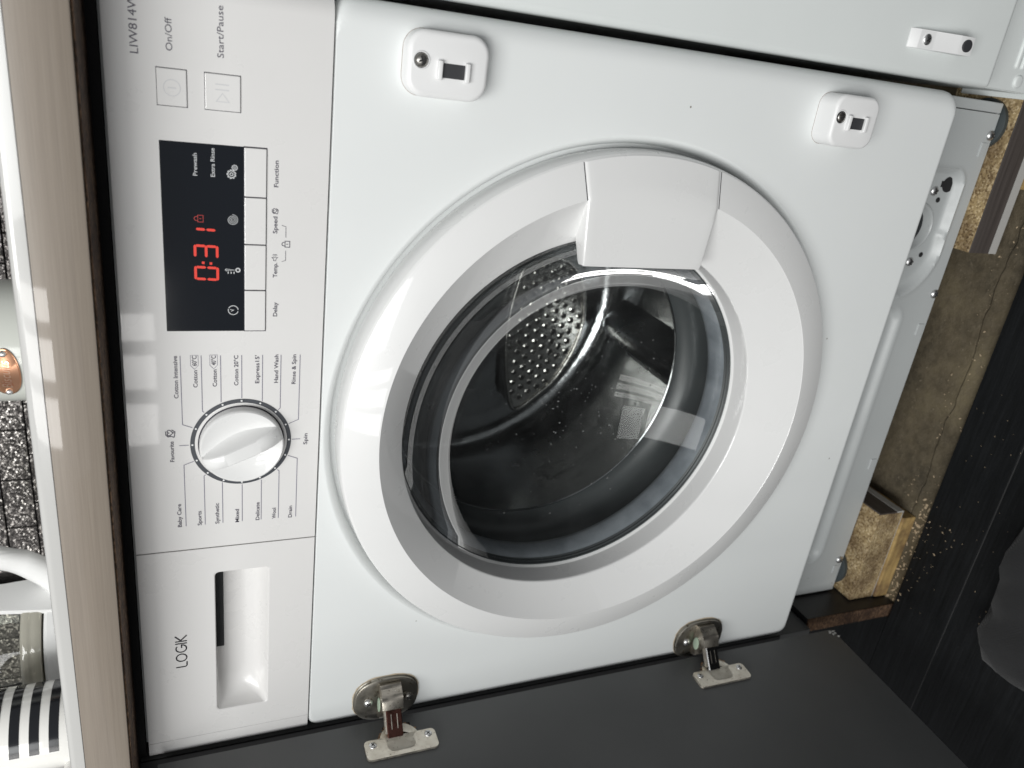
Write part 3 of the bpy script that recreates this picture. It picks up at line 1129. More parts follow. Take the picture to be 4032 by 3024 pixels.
CXI, CZI = 0.2954, 0.3148            # the porthole sits off-centre, towards the hinge side
rings = [cr(0.303, 0.2200, 0.0115), cr(0.303, 0.2232, 0.0095), cr(0.303, 0.2240, 0.0030), cr(0.303, 0.2238, -0.0100), cr(0.303, 0.2230, -0.0136),
         cr(0.303, 0.2219, -0.0149), cr(0.303, 0.2212, -0.0152), cr(0.303, 0.1962, -0.0214), cr(0.303, 0.1957, -0.02145), cr(0.303, 0.1953, -0.0211)]
for r_, y_ in ((0.1624, -0.0038), (0.1618, -0.0031), (0.1615, -0.0020), (0.1605, 0.0160), (0.1588, 0.0185)):
    rings.append(circ(CXI, CZI, r_, y_, 256))
DOOR = build('door', loft(bmesh.new(), rings), 'trim', WM, 12)
# handle flap
secs = []
nzs = 26


def hz(u, t):
    lo = (0.2464, 0.2461, 0.2506)
    hi = (0.3645, 0.3600, 0.3560)
    a, b_ = (lo[0] + (lo[1] - lo[0]) * u, hi[0] + (hi[1] - hi[0]) * u) if u <= 1 else (lo[1] + (lo[2] - lo[1]) * (u - 1), hi[1] + (hi[2] - hi[1]) * (u - 1))
    return a + (b_ - a) * t


def hsec(t):
    row = []
    zA = hz(0, t)
    xA = CX + math.sqrt(0.2226 ** 2 - (zA - 0.303) ** 2)
    row.append((xA - 0.0005, -0.0050, zA))
    row.append((xA, -0.0140, zA))
    row.append((xA - 0.0012, -0.0158, zA))
    for u in (0.25, 0.5, 0.75, 1.0):
        z = hz(u, t)
        xc = CX + math.sqrt(0.1958 ** 2 - (z - 0.303) ** 2)
        xo = CX + math.sqrt(0.2226 ** 2 - (z - 0.303) ** 2) - 0.0012
        row.append((xo + (xc - xo) * u, -0.0158 - 0.0064 * u, z))
    xc = row[-1][0]
    for u in (1.25, 1.5, 1.75, 1.96):
        row.append((xc + (0.4386 - xc) * (u - 1), -0.0222 - 0.0006 * (u - 1), hz(u, t)))
    z = hz(2, t)
    row += [(0.4381, -0.0218, z), (0.4380, -0.0160, z), (0.4400, -0.0135, z), (0.4560, -0.0060, hz(1.75, t)), (0.490, -0.0035, hz(1, t))]
    return row


ts = [0.0, 0.004, 0.012] + [0.03 + 0.94 * i / nzs for i in range(nzs + 1)] + [0.988, 0.996, 1.0]
secs = [hsec(t) for t in ts]
for s, dy in ((secs[0], 0.0022), (secs[1], 0.0009), (secs[2], 0.0002), (secs[-1], 0.0022), (secs[-2], 0.0009), (secs[-3], 0.0002)):
    for k in range(1, 12):
        s[k] = (s[k][0] + (dy * 0.5 if k > 9 else 0), s[k][1] + dy, s[k][2])
for side in (0, 1):
    gp = bmesh.new()
    rowA, rowB = [], []
    for k in range(7):
        u = k / 6
        z = hz(u, side) + (0.0003 if side else -0.0003)
        xo, xc = CX + math.sqrt(0.2216 ** 2 - (z - 0.303) ** 2), CX + math.sqrt(0.1958 ** 2 - (z - 0.303) ** 2)
        y = -0.0150 - 0.0064 * u - 0.00025
        rowA.append((xo + (xc - xo) * u, y, z - 0.00035))
        rowB.append((xo + (xc - xo) * u, y, z + 0.00035))
    loft(gp, [rowA, rowB], False)
    build('handle_gap', gp, 'gap', DOOR)
build('door_handle', loft(bmesh.new(), secs, True, True, True), 'trim', DOOR, 30)
# glass bowl
GZ = CZI
prof = []
for k in range(19):
    th = math.radians(60) * (1 - k / 18)
    prof.append((max(0.1592 * math.sin(th) / math.sin(math.radians(60)), 0.003), 0.0178 + 0.0919 * (math.cos(th) - 0.5) * 1.75))
bm = bmesh.new()
lathe_y(bm, CXI, GZ, prof, 128, False, True)
build('glass_bowl', bm, 'glass', DOOR, 60)
# gasket
bm = bmesh.new()
lathe_y(bm, CXI, GZ, [(0.1610, 0.0162), (0.1594, 0.0182), (0.1578, 0.0190), (0.1588, 0.0206), (0.1570, 0.0218), (0.1579, 0.0236), (0.1560, 0.0248)], 128, False, False)
DG = build('door_seal', bm, 'rubberdark', WM, 40)
bm = bmesh.new()
lathe_y(bm, CXI, GZ, [(0.1572, 0.0242), (0.1559, 0.0258), (0.1542, 0.0295), (0.1528, 0.0350), (0.1520, 0.0410), (0.1526, 0.0460), (0.1562, 0.0500)], 128, False, False)
build('seal_lip', bm, 'rubber', DG, 60)
bm = bmesh.new()
lathe_y(bm, CXI, GZ, [(0.1562, 0.0500), (0.1640, 0.0520), (0.1680, 0.0600), (0.1680, 0.0790), (0.1640, 0.0880), (0.1560, 0.0945), (0.1494, 0.0962)], 128, False, False)
build('seal_fold', bm, 'rubberdark', DG, 60)
# drum
DCY = CZI
bm = bmesh.new()
lathe_y(bm, CXI, DCY, [(0.1492, 0.0975), (0.1484, 0.0958), (0.1474, 0.0965), (0.1482, 0.0985), (0.1680, 0.1030), (0.2050, 0.1140), (0.2270, 0.1270), (0.2350, 0.1480), (0.2350, 0.3500), (0.2300, 0.3690), (0.2180, 0.3780), (0.2080, 0.3800), (0.1850, 0.3740), (0.0900, 0.3600), (0.010, 0.3590)], 160, False, True)
DRUM = build('drum', bm, 'steel', WM, 60)


def disc_on(bm, p, nrm, r):
    nrm = Vector(nrm).normalized()
    a = nrm.orthogonal().normalized()
    b_ = nrm.cross(a)
    p = Vector(p)
    outer = [p + (a * math.cos(2 * PI * k / 10) + b_ * math.sin(2 * PI * k / 10)) * r * 1.9 + nrm * 0.0001 for k in range(10)]
    mid = [p + (a * math.cos(2 * PI * k / 10) + b_ * math.sin(2 * PI * k / 10)) * r * 1.15 + nrm * 0.0012 for k in range(10)]
    inn = [p + (a * math.cos(2 * PI * k / 10) + b_ * math.sin(2 * PI * k / 10)) * r + nrm * 0.0008 for k in range(10)]
    n0 = len(bm.faces)
    loft(bm, [outer, mid, inn])
    f = bm.faces.new([bm.verts.new(q) for q in inn])
    f.material_index = 1


LEAF = [(0.1349, 0.218), (0.1697, 0.2329), (0.2194, 0.2422), (0.2606, 0.2438), (0.2992, 0.2397), (0.334, 0.2305), (0.3436, 0.2065), (0.3416, 0.1737),
        (0.3192, 0.151), (0.2958, 0.1416), (0.2605, 0.1368), (0.2211, 0.1439), (0.1809, 0.1631), (0.1577, 0.1854)]
LY = 0.3520


def smooth_loop(pts, n=6):
    out = []
    m = len(pts)
    for i in range(m):
        p0, p1, p2, p3 = [Vector(pts[(i + q) % m]) for q in (-1, 0, 1, 2)]
        for t in range(n):
            u = t / n
            out.append(0.5 * ((2 * p1) + (p2 - p0) * u + (2 * p0 - 5 * p1 + 4 * p2 - p3) * u * u + (3 * p1 - p0 - 3 * p2 + p3) * u ** 3))
    return out


def inside(x, z, poly):
    c = False
    for i in range(len(poly)):
        (xa, za), (xb, zb) = poly[i], poly[i - 1]
        if (za > z) != (zb > z) and x < (xb - xa) * (z - za) / (zb - za) + xa:
            c = not c
    return c


lp_ = [(v.x, v.y) for v in smooth_loop(LEAF)]
cx_ = sum(p[0] for p in lp_) / len(lp_)
cz_ = sum(p[1] for p in lp_) / len(lp_)
bm = bmesh.new()
rings = [[(p[0], LY + 0.016, p[1]) for p in lp_]]
for s, dy in ((1.0, 0.0), (0.93, 0.0), (0.6, 0.0), (0.15, 0.0)):
    rings.append([(cx_ + (p[0] - cx_) * s, LY + dy, cz_ + (p[1] - cz_) * s) for p in lp_])
loft(bm, rings, True, False, True)
BP = build('perforated_panel', bm, 'steelplate', DRUM, 50)
bm = bmesh.new()
small = [(cx_ + (p[0] - cx_) * 0.92, cz_ + (p[1] - cz_) * 0.92) for p in lp_]
for j in range(-9, 10):
    for i in range(-9, 10):
        x, z = 0.24 + 0.0145 * (i + 0.5 * (j % 2)), 0.19 + 0.0118 * j
        if inside(x, z, small):
            d = max(abs(x - cx_) / 0.105, abs(z - cz_) / 0.055)
            disc_on(bm, (x, LY, z), (random.uniform(-0.12, 0.12), -1, random.uniform(-0.12, 0.12)), 0.0026)
dh = build('drum_holes', bm, 'steelplate', DRUM, None, 'stuff')
dh.data.materials.append(M['steelhole'])
bm = bmesh.new()
tube(bm, [(p[0], LY - 0.0005, p[1]) for p in lp_], 0.0030, 10, True)
build('back_ridge', bm, 'steelplate', DRUM, 60)
for adeg in (262, 142, 22):
    bm = bmesh.new()
    secs = []
    a = math.radians(adeg)
    er, et = Vector((math.cos(a), 0, math.sin(a))), Vector((-math.sin(a), 0, math.cos(a)))
    for i in range(15):
        y = 0.150 + 0.20 * i / 14
        h = 0.052 * math.sin(PI * min(1, max(0.06, (i + 0.4) / 14.8))) ** 0.35
        secs.append([Vector((CXI, y, DCY)) + er * (0.2355 - q * h) + et * w for w, q in ((-0.036, -0.05), (-0.022, 0.35), (-0.010, 0.85), (-0.004, 0.98), (0.004, 0.98), (0.010, 0.85), (0.022, 0.35), (0.036, -0.05))])
    loft(bm, secs, True, True, True)
    build('lifter', bm, 'steel', DRUM, 50)
build('tub_back', newbox(0.03, 0.565, 0.385, 0.39, 0.05, 0.54), 'cavity', WM)
# drops of water on the glass
bm = bmesh.new()
random.seed(21)


def bowl_y(r):
    for (r0, y0), (r1, y1) in zip(prof, prof[1:]):
        if r1 <= r <= r0:
            return y0 + (y1 - y0) * (r - r0) / (r1 - r0), (y1 - y0), (r1 - r0)
    return 0.091, 0, -1


for k in range(120):
    r = random.uniform(0.02, 0.128)
    a = math.radians(random.gauss(235, 38))
    y, dy, dr = bowl_y(r)
    rad = Vector((math.cos(a), 0, math.sin(a)))
    nrm = (rad * (-dy) + Vector((0, 1, 0)) * dr).normalized()
    if nrm.y > 0:
        nrm = -nrm
    s = random.choice([0.0004, 0.0005, 0.0006, 0.0007, 0.0009])
    c = Vector((CXI, y, GZ)) + rad * r
    mt = Matrix.Translation(c) @ nrm.to_track_quat('Z', 'Y').to_matrix().to_4x4() @ Matrix.Diagonal((s, s * random.uniform(1, 1.4), s * 0.6, 1))
    bmesh.ops.create_icosphere(bm, subdivisions=1, radius=1, matrix=mt)
M['drop'] = mat('water_drop', (0.35, 0.36, 0.36), 0.03)
bsdf(M['drop']).inputs['Transmission Weight'].default_value = 0.6
dro = build('water_drops', bm, 'drop', DOOR, 80, 'stuff')


# ---- magnetic catches
def catch(x0, x1, z0, z1, yf, rad, fil, sx, sz, mz0, mz1, lab, deep):
    bm = bmesh.new()
    pillow(bm, x0, x1, z0, z1, rad, 0.001, yf, fil)
    c = build('magnetic_catch', bm, 'plastic', WM, 50, None, lab)
    # grime line where it meets the panel
    bm = bmesh.new()
    pts = rrect(x0, x1, z0, z1, rad, 8)
    ribbon(bm, pts, 0.0005, -0.00012, True)
    build('grime_line', bm, 'dustline', c)
    bm = bmesh.new()
    lathe_y(bm, sx, sz, [(0.0056, yf - 0.00025), (0.0052, yf - 0.0006), (0.0046, yf - 0.0003)], 32, False, False)
    build('screw_collar', bm, 'plastic', c, 50)
    bm = bmesh.new()
    lathe_y(bm, sx, sz, [(0.0047, yf - 0.0001), (0.0046, yf - 0.0003)], 32)
    build('screw_seat', bm, 'dark', c)
    screw('screw', c, sx, yf - 0.0002, sz - (0.0004 if deep else 0), 0.0040 if deep else 0.0044, 0.0014 if deep else 0.0030, 'screwdark')
    xm = 0.5598
    build('magnet', newbox(xm - 0.0043, xm + 0.0043, yf - 0.0007, yf + 0.002, mz0, mz1, bev=0.0002), 'magnet', c)
    for za, zb in ((mz1 + 0.0001, mz1 + 0.0032), (mz0 - 0.0032, mz0 - 0.0001)):
        build('magnet_bracket', newbox(xm - 0.0058, xm + 0.0058, yf - 0.0030, yf + 0.001, za, zb, bev=0.0006), 'plastic', c, 50)
    return c


catch(0.5425, 0.5825, 0.4425, 0.4968, -0.0135, 0.012, 0.0035, 0.5643, 0.4880, 0.4592, 0.4742, 'larger shallow catch beside the control panel', False)
catch(0.5410, 0.5805, 0.1115, 0.1565, -0.0205, 0.010, 0.0030, 0.5633, 0.1500, 0.1262, 0.1402, 'smaller deep catch by the bottom corner', True)

# ================================================================== neighbouring appliance
NB = thing('neighbouring_appliance', 'pale grey-white appliance front across a dark gap from the washing machine', 'appliance', (0.9, 0.25, -0.18))
bm = bmesh.new()
rings = []
for i in range(7):
    t = i / 6 * PI / 2
    d, y = 0.006 * (1 - math.sin(t)), 0.006 * (1 - math.cos(t))
    rings.append([(x, y, z) for x, z in rrect(0.6012 + d, 1.195 - d, -0.0268 + d, 0.664 - d, max(0.004 - d * 0.5, 0.001), 6)])
rings = list(reversed(rings))
rings.insert(0, [(x, 0.022, z) for x, y, z in rings[0]])
build('front_panel', loft(bm, rings, True, False, True), 'enamel2', NB, 40)
KPY = 0.022
kp = build('kick_plate', newbox(0.6035, 1.19, KPY, KPY + 0.004, -0.150, -0.005, bev=0.0008), 'enamel2', NB)
build('side_wall', newbox(0.6030, 0.6045, 0.027, 0.56, -0.11, 0.664), 'enamel2', NB)
build('bottom_flange', newbox(0.5985, 0.612, 0.0275, 0.10, -0.118, -0.112, bev=0.0006), 'enamel2', NB)
for k, zc in enumerate((-0.0775, -0.0855)):
    bm = bmesh.new()
    pillow(bm, 0.6225, 0.72, zc - 0.0026, zc + 0.0026, 0.0026, KPY + 0.001, KPY - 0.0018, 0.0016, 6, 3)
    build('vent_rib', bm, 'enamel2', kp, 50)
bm = bmesh.new()
pillow(bm, 0.6065, 0.6180, -0.0905, -0.0800, 0.0050, KPY + 0.001, KPY - 0.0022, 0.0020, 8, 4)
build('pressed_boss', bm, 'enamel2', kp, 50)
# its catch block: stepped wedge
def wedge():
    P = [(0.084, 0.001), (0.0838, -0.0008), (0.0772, -0.0048), (0.0620, -0.0060), (0.0400, -0.0120), (0.0260, -0.0135), (0.0262, 0.001)]
    bm = bmesh.new()
    poly_prism(bm, P, lambda z, y: (0.6220, y, z), lambda z, y: (0.6362, y, z))
    bmesh.ops.bevel(bm, geom=list(bm.edges), offset=0.0004, segments=2, profile=0.5, affect='EDGES')
    return bm


nc = build('magnetic_catch', wedge(), 'plastic', NB, 30)
bm = bmesh.new()
lathe_y(bm, 0.6292, 0.0692, [(0.0046, -0.0050), (0.0043, -0.00585)], 32)
build('screw_seat', bm, 'plastic', nc)
screw('screw', nc, 0.6292, -0.0056, 0.0692, 0.0044, 0.0014, 'screw', 35)
bm = bmesh.new()
lathe_y(bm, 0.6292, 0.0325, [(0.0049, -0.0120), (0.0047, -0.0138), (0.003, -0.0139)], 32)
build('magnet', bm, 'magnet', nc, 40)

# ================================================================== cabinet carcass and open door
cs = build('base_unit', newbox(-0.0215, -0.0035, 0.0075, 0.56, -0.0470, 0.674, bev=0.0006), 'graphite')
tag(cs, 'dark grey cabinet side panel tucked behind the washing machine left corner', 'cabinet panel')
ep = thing('end_panel', 'black floor-standing panel with raw brown chipboard edge left of the wooden blocks', 'panel', (-0.005, 0.2, FZ))
build('shaded_front_edge', newbox(-0.0213, -0.0037, 0.0058, 0.0074, 0.0, 0.674), 'cavity', cs)  # edge blackened so the narrow gap beside the machine looks shaded
build('panel_face', newbox(-0.0150, 0.0035, 0.0165, 0.50, SZ + 0.0002, -0.0480, bev=0.0004), 'blackpanel', ep)
build('raw_edge', newbox(-0.0148, 0.0033, 0.0148, 0.0164, SZ + 0.0002, -0.0482), 'chipbrown', ep)

dv = Vector((-0.048, -1.0, 0)).normalized()
nv = Vector((-dv.y, dv.x, 0))            # inner face normal, towards +x
D0 = Vector((0.0118, -0.0130, 0))


def Dp(u, w, z):
    return D0 + dv * u + nv * w + Vector((0, 0, z))


HINGE_Z = (0.4703, 0.1283)
us = [0.0, 0.0085, 0.0240, 0.0365, 0.594]
zs = [-0.055, HINGE_Z[1] - 0.0175, HINGE_Z[1] + 0.0075, HINGE_Z[0] - 0.0175, HINGE_Z[0] + 0.0075, 0.6600]
bm = bmesh.new()
grid = [[bm.verts.new(Dp(u, 0, z)) for u in us] for z in zs]
for j in range(len(zs) - 1):
    for i in range(len(us) - 1):
        if i in (1, 2) and j in (1, 3):
            continue
        bm.faces.new((grid[j][i], grid[j][i + 1], grid[j + 1][i + 1], grid[j + 1][i]))
T = -0.018
back = {}
for (u, z) in ((us[0], zs[0]), (us[-1], zs[0]), (us[-1], zs[-1]), (us[0], zs[-1])):
    back[(u, z)] = bm.verts.new(Dp(u, T, z))
bk = [back[(us[0], zs[0])], back[(us[-1], zs[0])], back[(us[-1], zs[-1])], back[(us[0], zs[-1])]]
bm.faces.new(bk)
bm.faces.new([grid[0][i] for i in range(len(us))] + [bk[1], bk[0]])
bm.faces.new([grid[-1][i] for i in range(len(us))] + [bk[2], bk[3]])
bm.faces.new([grid[j][0] for j in range(len(zs))] + [bk[3], bk[0]])
bm.faces.new([grid[j][-1] for j in range(len(zs))] + [bk[2], bk[1]])
CD = thing('cabinet_door', 'dark graphite cabinet door standing open beside the washing machine', 'cabinet door', (0.0, -0.3, -0.055))
build('door_panel', bm, 'graphite', CD)
# chipped bottom corner
bm = bmesh.new()
random.seed(5)
for k in range(7):
    c = Dp(0.003 + 0.0022 * k * random.random(), 0.0003, -0.0545 + 0.009 * random.random() - 0.002)
    bmesh.ops.create_icosphere(bm, subdivisions=1, radius=1, matrix=Matrix.Translation(c) @ Matrix.Diagonal((0.0006, random.uniform(0.0008, 0.002), random.uniform(0.0008, 0.0025), 1)))
build('chipped_corner', bm, 'paleedge', CD)

# ================================================================== hinges
def hinge(zc, lab, linkmat):
    H = thing('door_hinge', lab, 'hinge', (0.0255, -0.003, zc), 'cabinet door hinges')
    # plate on the machine: lopsided oval
    bm = bmesh.new()
    out = []
    for i in range(48):
        a = 2 * PI * i / 48
        ca, sa = math.cos(a), math.sin(a)
        ex = 2.6
        out.append((0.0265 + 0.0232 * math.copysign(abs(ca) ** (2 / ex), ca), 0.0292 * math.copysign(abs(sa) ** (2 / ex), sa)))
    out = [(x, z * (1.0 if z > 0 else 0.98)) for x, z in out]
    rings = []
    for s, y in ((1.03, -0.0001), (1.03, -0.0012), (1.0, -0.0016), (1.0, -0.0036), (0.96, -0.0043)):
        rings.append([(0.0265 + (x - 0.0265) * s, y, zc + z * s) for x, z in out])
    loft(bm, rings, True, True, True)
    bp = build('base_plate', bm, 'nickel_dark', H, 35)
    bm = bmesh.new()
    random.seed(int(zc * 1000))
    ribbon(bm, [(0.0265 + (x - 0.0265) * 1.04 + random.uniform(-0.0004, 0.0006), zc + z * 1.04 + random.uniform(-0.0005, 0.0005)) for x, z in out], 0.0012, -0.0003, True)
    build('residue', bm, 'residue', bp)
    screw('screw', H, 0.0262, -0.0043, zc + 0.0170, 0.0042, 0.0030, 'screw', 50)
    screw('screw', H, 0.0256, -0.0043, zc - 0.0200, 0.0042, 0.0030, 'screwdark', 50)
    # stepped bracket
    za, zb = zc - 0.0105, zc + 0.0085
    P = [(0.0462, -0.0043), (0.0470, -0.0075), (0.0478, -0.0085), (0.0452, -0.0105), (0.0428, -0.0165), (0.0405, -0.0180), (0.0390, -0.0195), (0.0318, -0.0228), (0.0306, -0.0222)]
    Q_ = [(0.0290, -0.0190), (0.0200, -0.0170), (0.0130, -0.0120), (0.0100, -0.0060), (0.0105, -0.0043)]
    bm = bmesh.new()
    poly_prism(bm, P + Q_, lambda x, y: (x, y, za), lambda x, y: (x, y, zb))
    bmesh.ops.bevel(bm, geom=list(bm.edges), offset=0.0005, segments=2, profile=0.5, affect='EDGES')
    br = build('bracket', bm, 'nickel', H, 30)
    bm = bmesh.new()
    bmesh.ops.create_icosphere(bm, subdivisions=3, radius=1, matrix=Matrix.Translation((0.0270, -0.0095, zb + 0.0002)) @ Matrix.Diagonal((0.0075, 0.0046, 0.0009, 1)))
    build('verdigris_patch', bm, 'verdigris', br, 60)
    # link arm down to the cup
    a0, a1 = Vector((0.0315, -0.0195, 0)), Vector((0.0118, -0.0345, 0))
    ax = (a1 - a0).normalized()
    an = Vector((ax.y, -ax.x, 0))
    if an.y > 0:
        an = -an
    zl, zh = zc - 0.0085, zc + 0.0055
    bm = bmesh.new()
    sec = [(-0.0030, zl), (0.0012, zl), (0.0020, zl + 0.0008), (0.0020, zh - 0.0008), (0.0012, zh), (-0.0030, zh)]
    ln = (a1 - a0).length
    loft(bm, [[a0 + ax * s + an * w + Vector((0, 0, z)) for w, z in sec] for s in (0, ln * 0.5, ln)], True, True, True)
    lk = build('link_arm', bm, linkmat, H, 30)
    for zz in (zl + 0.0045, zh - 0.0042):
        bm = bmesh.new()
        q = [a0 + ax * s + an * 0.00215 + Vector((0, 0, z)) for s, z in ((ln * 0.22, zz - 0.0003), (ln * 0.72, zz - 0.0003), (ln * 0.72, zz + 0.0003), (ln * 0.22, zz + 0.0003))]
        bm.faces.new([bm.verts.new(v) for v in q])
        build('link_rib', bm, 'nickel_pale', lk)
    bm = bmesh.new()
    loft(bm, [[a0 + ax * s + an * w + Vector((0, 0, z)) for w, z in ((-0.0034, zh + 0.0001), (0.0012, zh + 0.0001), (0.0012, zh + 0.0014), (-0.0034, zh + 0.0014))] for s in (0.001, ln * 0.85)], True, True, True)
    build('link_side', bm, 'nickel_pale', lk)
    # cup on the door: flange with a notch, round rim, sunken well
    cz = zc - 0.0048
    fl = []
    half, wl = 0.0318, 0.0125
    u0, u1, un = 0.0210, 0.0408, 0.0368
    r = 0.004

    def cor(cu, cz_, a0_, rr=r, n=5):
        return [(cu + rr * math.cos(math.radians(a0_ + 90 * i / n)), cz_ + rr * math.sin(math.radians(a0_ + 90 * i / n))) for i in range(n + 1)]
    fl += cor(u1 - r, half - r, 0)
    fl += cor(u0 + r, half - r, 90)
    fl += [(u0 - 0.0000, wl + 0.004), (u0 + 0.0018, wl + 0.0012), (u0 + 0.0035, wl)]
    fl += [(un - 0.006, wl)] + [(un - 0.006 + 0.006 * math.sin(t), wl - 0.006 + 0.006 * math.cos(t)) for t in (0.5, 1.0, 1.57)]
    fl += [(un - 0.006 + 0.006 * math.sin(t), -wl + 0.006 - 0.006 * math.cos(t)) for t in (1.57, 1.0, 0.5)] + [(un - 0.006, -wl)]
    fl += [(u0 + 0.0035, -wl), (u0 + 0.0018, -wl - 0.0012), (u0, -wl - 0.004)]
    fl += cor(u0 + r, -half + r, 180)
    fl += cor(u1 - r, -half + r, 270)
    bm = bmesh.new()
    poly_prism(bm, fl, lambda u, z: Dp(u, 0.0024, cz + z), lambda u, z: Dp(u, 0.0001, cz + z))
    bmesh.ops.triangulate(bm, faces=[f for f in bm.faces if len(f.verts) > 4])
    cp = build('cup_flange', bm, 'nickel_pale', H)
    bm = bmesh.new()
    nn = 40
    R0, R1 = 0.0178, 0.0100
    uc = 0.0255
    rim_o, rim_i = [], []
    for i in range(nn + 1):
        a = math.radians(68 + 224 * i / nn)
        rim_o.append((uc + R0 * math.cos(a), R0 * math.sin(a)))
        rim_i.append((uc + 0.0015 + min(R1, 0.0155) * math.cos(a), 0.0124 * math.sin(a)))
    for A, B, w0, w1 in ((rim_o, rim_i, 0.0011, 0.0011), (rim_o, rim_o, 0.0, 0.0011)):
        va = [bm.verts.new(Dp(u, w0, cz + z)) for u, z in A]
        vb = [bm.verts.new(Dp(u, w1, cz + z)) for u, z in B]
        for i in range(nn):
            bm.faces.new((va[i], va[i + 1], vb[i + 1], vb[i]))
    build('cup_rim', bm, 'nickel_pale', H, 40)
    bm = bmesh.new()
    wring = []
    for w, s in ((0.0012, 1.0), (-0.006, 0.96), (-0.0095, 0.84), (-0.0105, 0.6)):
        wring.append([Dp(0.0225 + (u - 0.0225) * s, w, cz + z * s) for u, z in rrect(0.0095, 0.0366, -0.0124, 0.0124, 0.006, 6)])
    loft(bm, wring, True, False, True)
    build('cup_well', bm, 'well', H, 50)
    for uq, zq in ((0.0264, cz + 0.0245), (0.0260, cz - 0.0252)):
        screw('screw', H, 0, 0, 0, 0.0034, 0.0011, 'screw', 40, xf=lambda x, y, z, uq=uq, zq=zq: Dp(uq - x, 0.0024 - y, zq + z))
    bm = bmesh.new()
    random.seed(int(zc * 777))
    for k in range(16):
        a = math.radians(random.uniform(95, 150) if random.random() < 0.75 else random.uniform(200, 250))
        p = Dp(uc + 0.0186 * math.cos(a), 0.0006, cz + 0.0186 * math.sin(a))
        s = random.uniform(0.0005, 0.0013)
        bmesh.ops.create_icosphere(bm, subdivisions=1, radius=1, matrix=Matrix.Translation(p) @ Matrix.Diagonal((s * 0.7, s, s * random.uniform(0.8, 1.8), 1)))
    build('rust_crust', bm, 'rust', H)
    return H


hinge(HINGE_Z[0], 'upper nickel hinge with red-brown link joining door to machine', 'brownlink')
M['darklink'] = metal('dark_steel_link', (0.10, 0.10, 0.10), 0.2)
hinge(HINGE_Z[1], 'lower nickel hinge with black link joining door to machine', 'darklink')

# ================================================================== worktop
WT = thing('worktop', 'white gloss worktop with a brushed beige front edge above the washing machine', 'worktop', (0.3, 0.25, 0.676))
build('core', newbox(-0.9, 1.6, -0.0475, 0.548, 0.6762, 0.7040), 'chip', WT)
bm = bmesh.new()
e = [(-0.0478, 0.6762), (-0.0496, 0.6764), (-0.0500, 0.6770), (-0.0500, 0.7048), (-0.0478, 0.7048)]
poly_prism(bm, e, lambda y, z: (-0.9, y, z), lambda y, z: (1.6, y, z))
build('edge_band', bm, 'edge', WT, 40)
bm = bmesh.new()
r = 0.0042
e = [(0.549, 0.7050), (-0.0500, 0.7050), (-0.0503, 0.7053)] + [(-0.0503 + r - r * math.cos(t), 0.7148 - r + r * math.sin(t)) for t in [i / 6 * PI / 2 for i in range(7)]] + [(0.549, 0.7148)]
poly_prism(bm, e, lambda y, z: (-0.9, y, z), lambda y, z: (1.6, y, z))
build('white_top', bm, 'gloss_white', WT, 40)
build('brown_underside', newbox(-0.9, 1.6, -0.047, 0.010, 0.6750, 0.6760), 'chipbrown', WT)
build('rail_shade', newbox(-0.02, 1.2, 0.0115, 0.10, 0.6695, 0.6759), 'cavity', WT)  # near-black box standing in for the deep shadow above the machine

# ================================================================== wall of glitter tiles
wl = build('wall', newbox(-0.9, 1.6, 0.556, 0.60, 0.60, 1.40), 'grout')
wl['kind'] = 'structure'
row = 0
z = 0.7160
tile_me = None
tiles = []
while z < 1.02:
    x = -0.56 + (0.0375 if row % 2 else 0.0)
    while x < 0.62:
        if tile_me is None:
            bmt = newbox(-0.0365, 0.0365, -0.004, 0.003, 0.0, 0.0345, bev=0.0008)
            o = build('tile', bmt, 'glitter', wl)
            tile_me = o.data
        else:
            o = bpy.data.objects.new('tile', tile_me)
            COL.objects.link(o)
            o.parent = wl
        o.location = (x, 0.5525 + random.uniform(-0.0006, 0.0006), z)
        x += 0.0750
    z += 0.0365
    row += 1

# ================================================================== things on the worktop
ZW = 0.7149
# biscuit jar
JX, JY, JR = 0.2610, 0.300, 0.0585
J = thing('biscuit_jar', 'cream cylindrical jar with an oval copper badge on the worktop', 'jar', (JX, JY, ZW))
bm = bmesh.new()
lathe_z(bm, JX, JY, [(JR - 0.004, ZW), (JR - 0.001, ZW + 0.001), (JR, ZW + 0.004), (JR, ZW + 0.15), (JR - 0.002, ZW + 0.153), (JR - 0.006, ZW + 0.154)], 96)
jb = build('jar_body', bm, 'cream', J, 40)
bm = bmesh.new()
lathe_z(bm, JX, JY, [(JR + 0.001, ZW + 0.1545), (JR + 0.001, ZW + 0.166), (JR - 0.004, ZW + 0.170), (0.01, ZW + 0.172)], 64)
build('lid', bm, 'cream', J, 40)
BA = math.radians(-101)          # the badge faces the camera side
BZ = 0.7795


def Jp(s, z, off):
    a = BA + s / JR
    return Vector((JX + (JR + off) * math.cos(a), JY + (JR + off) * math.sin(a), z))


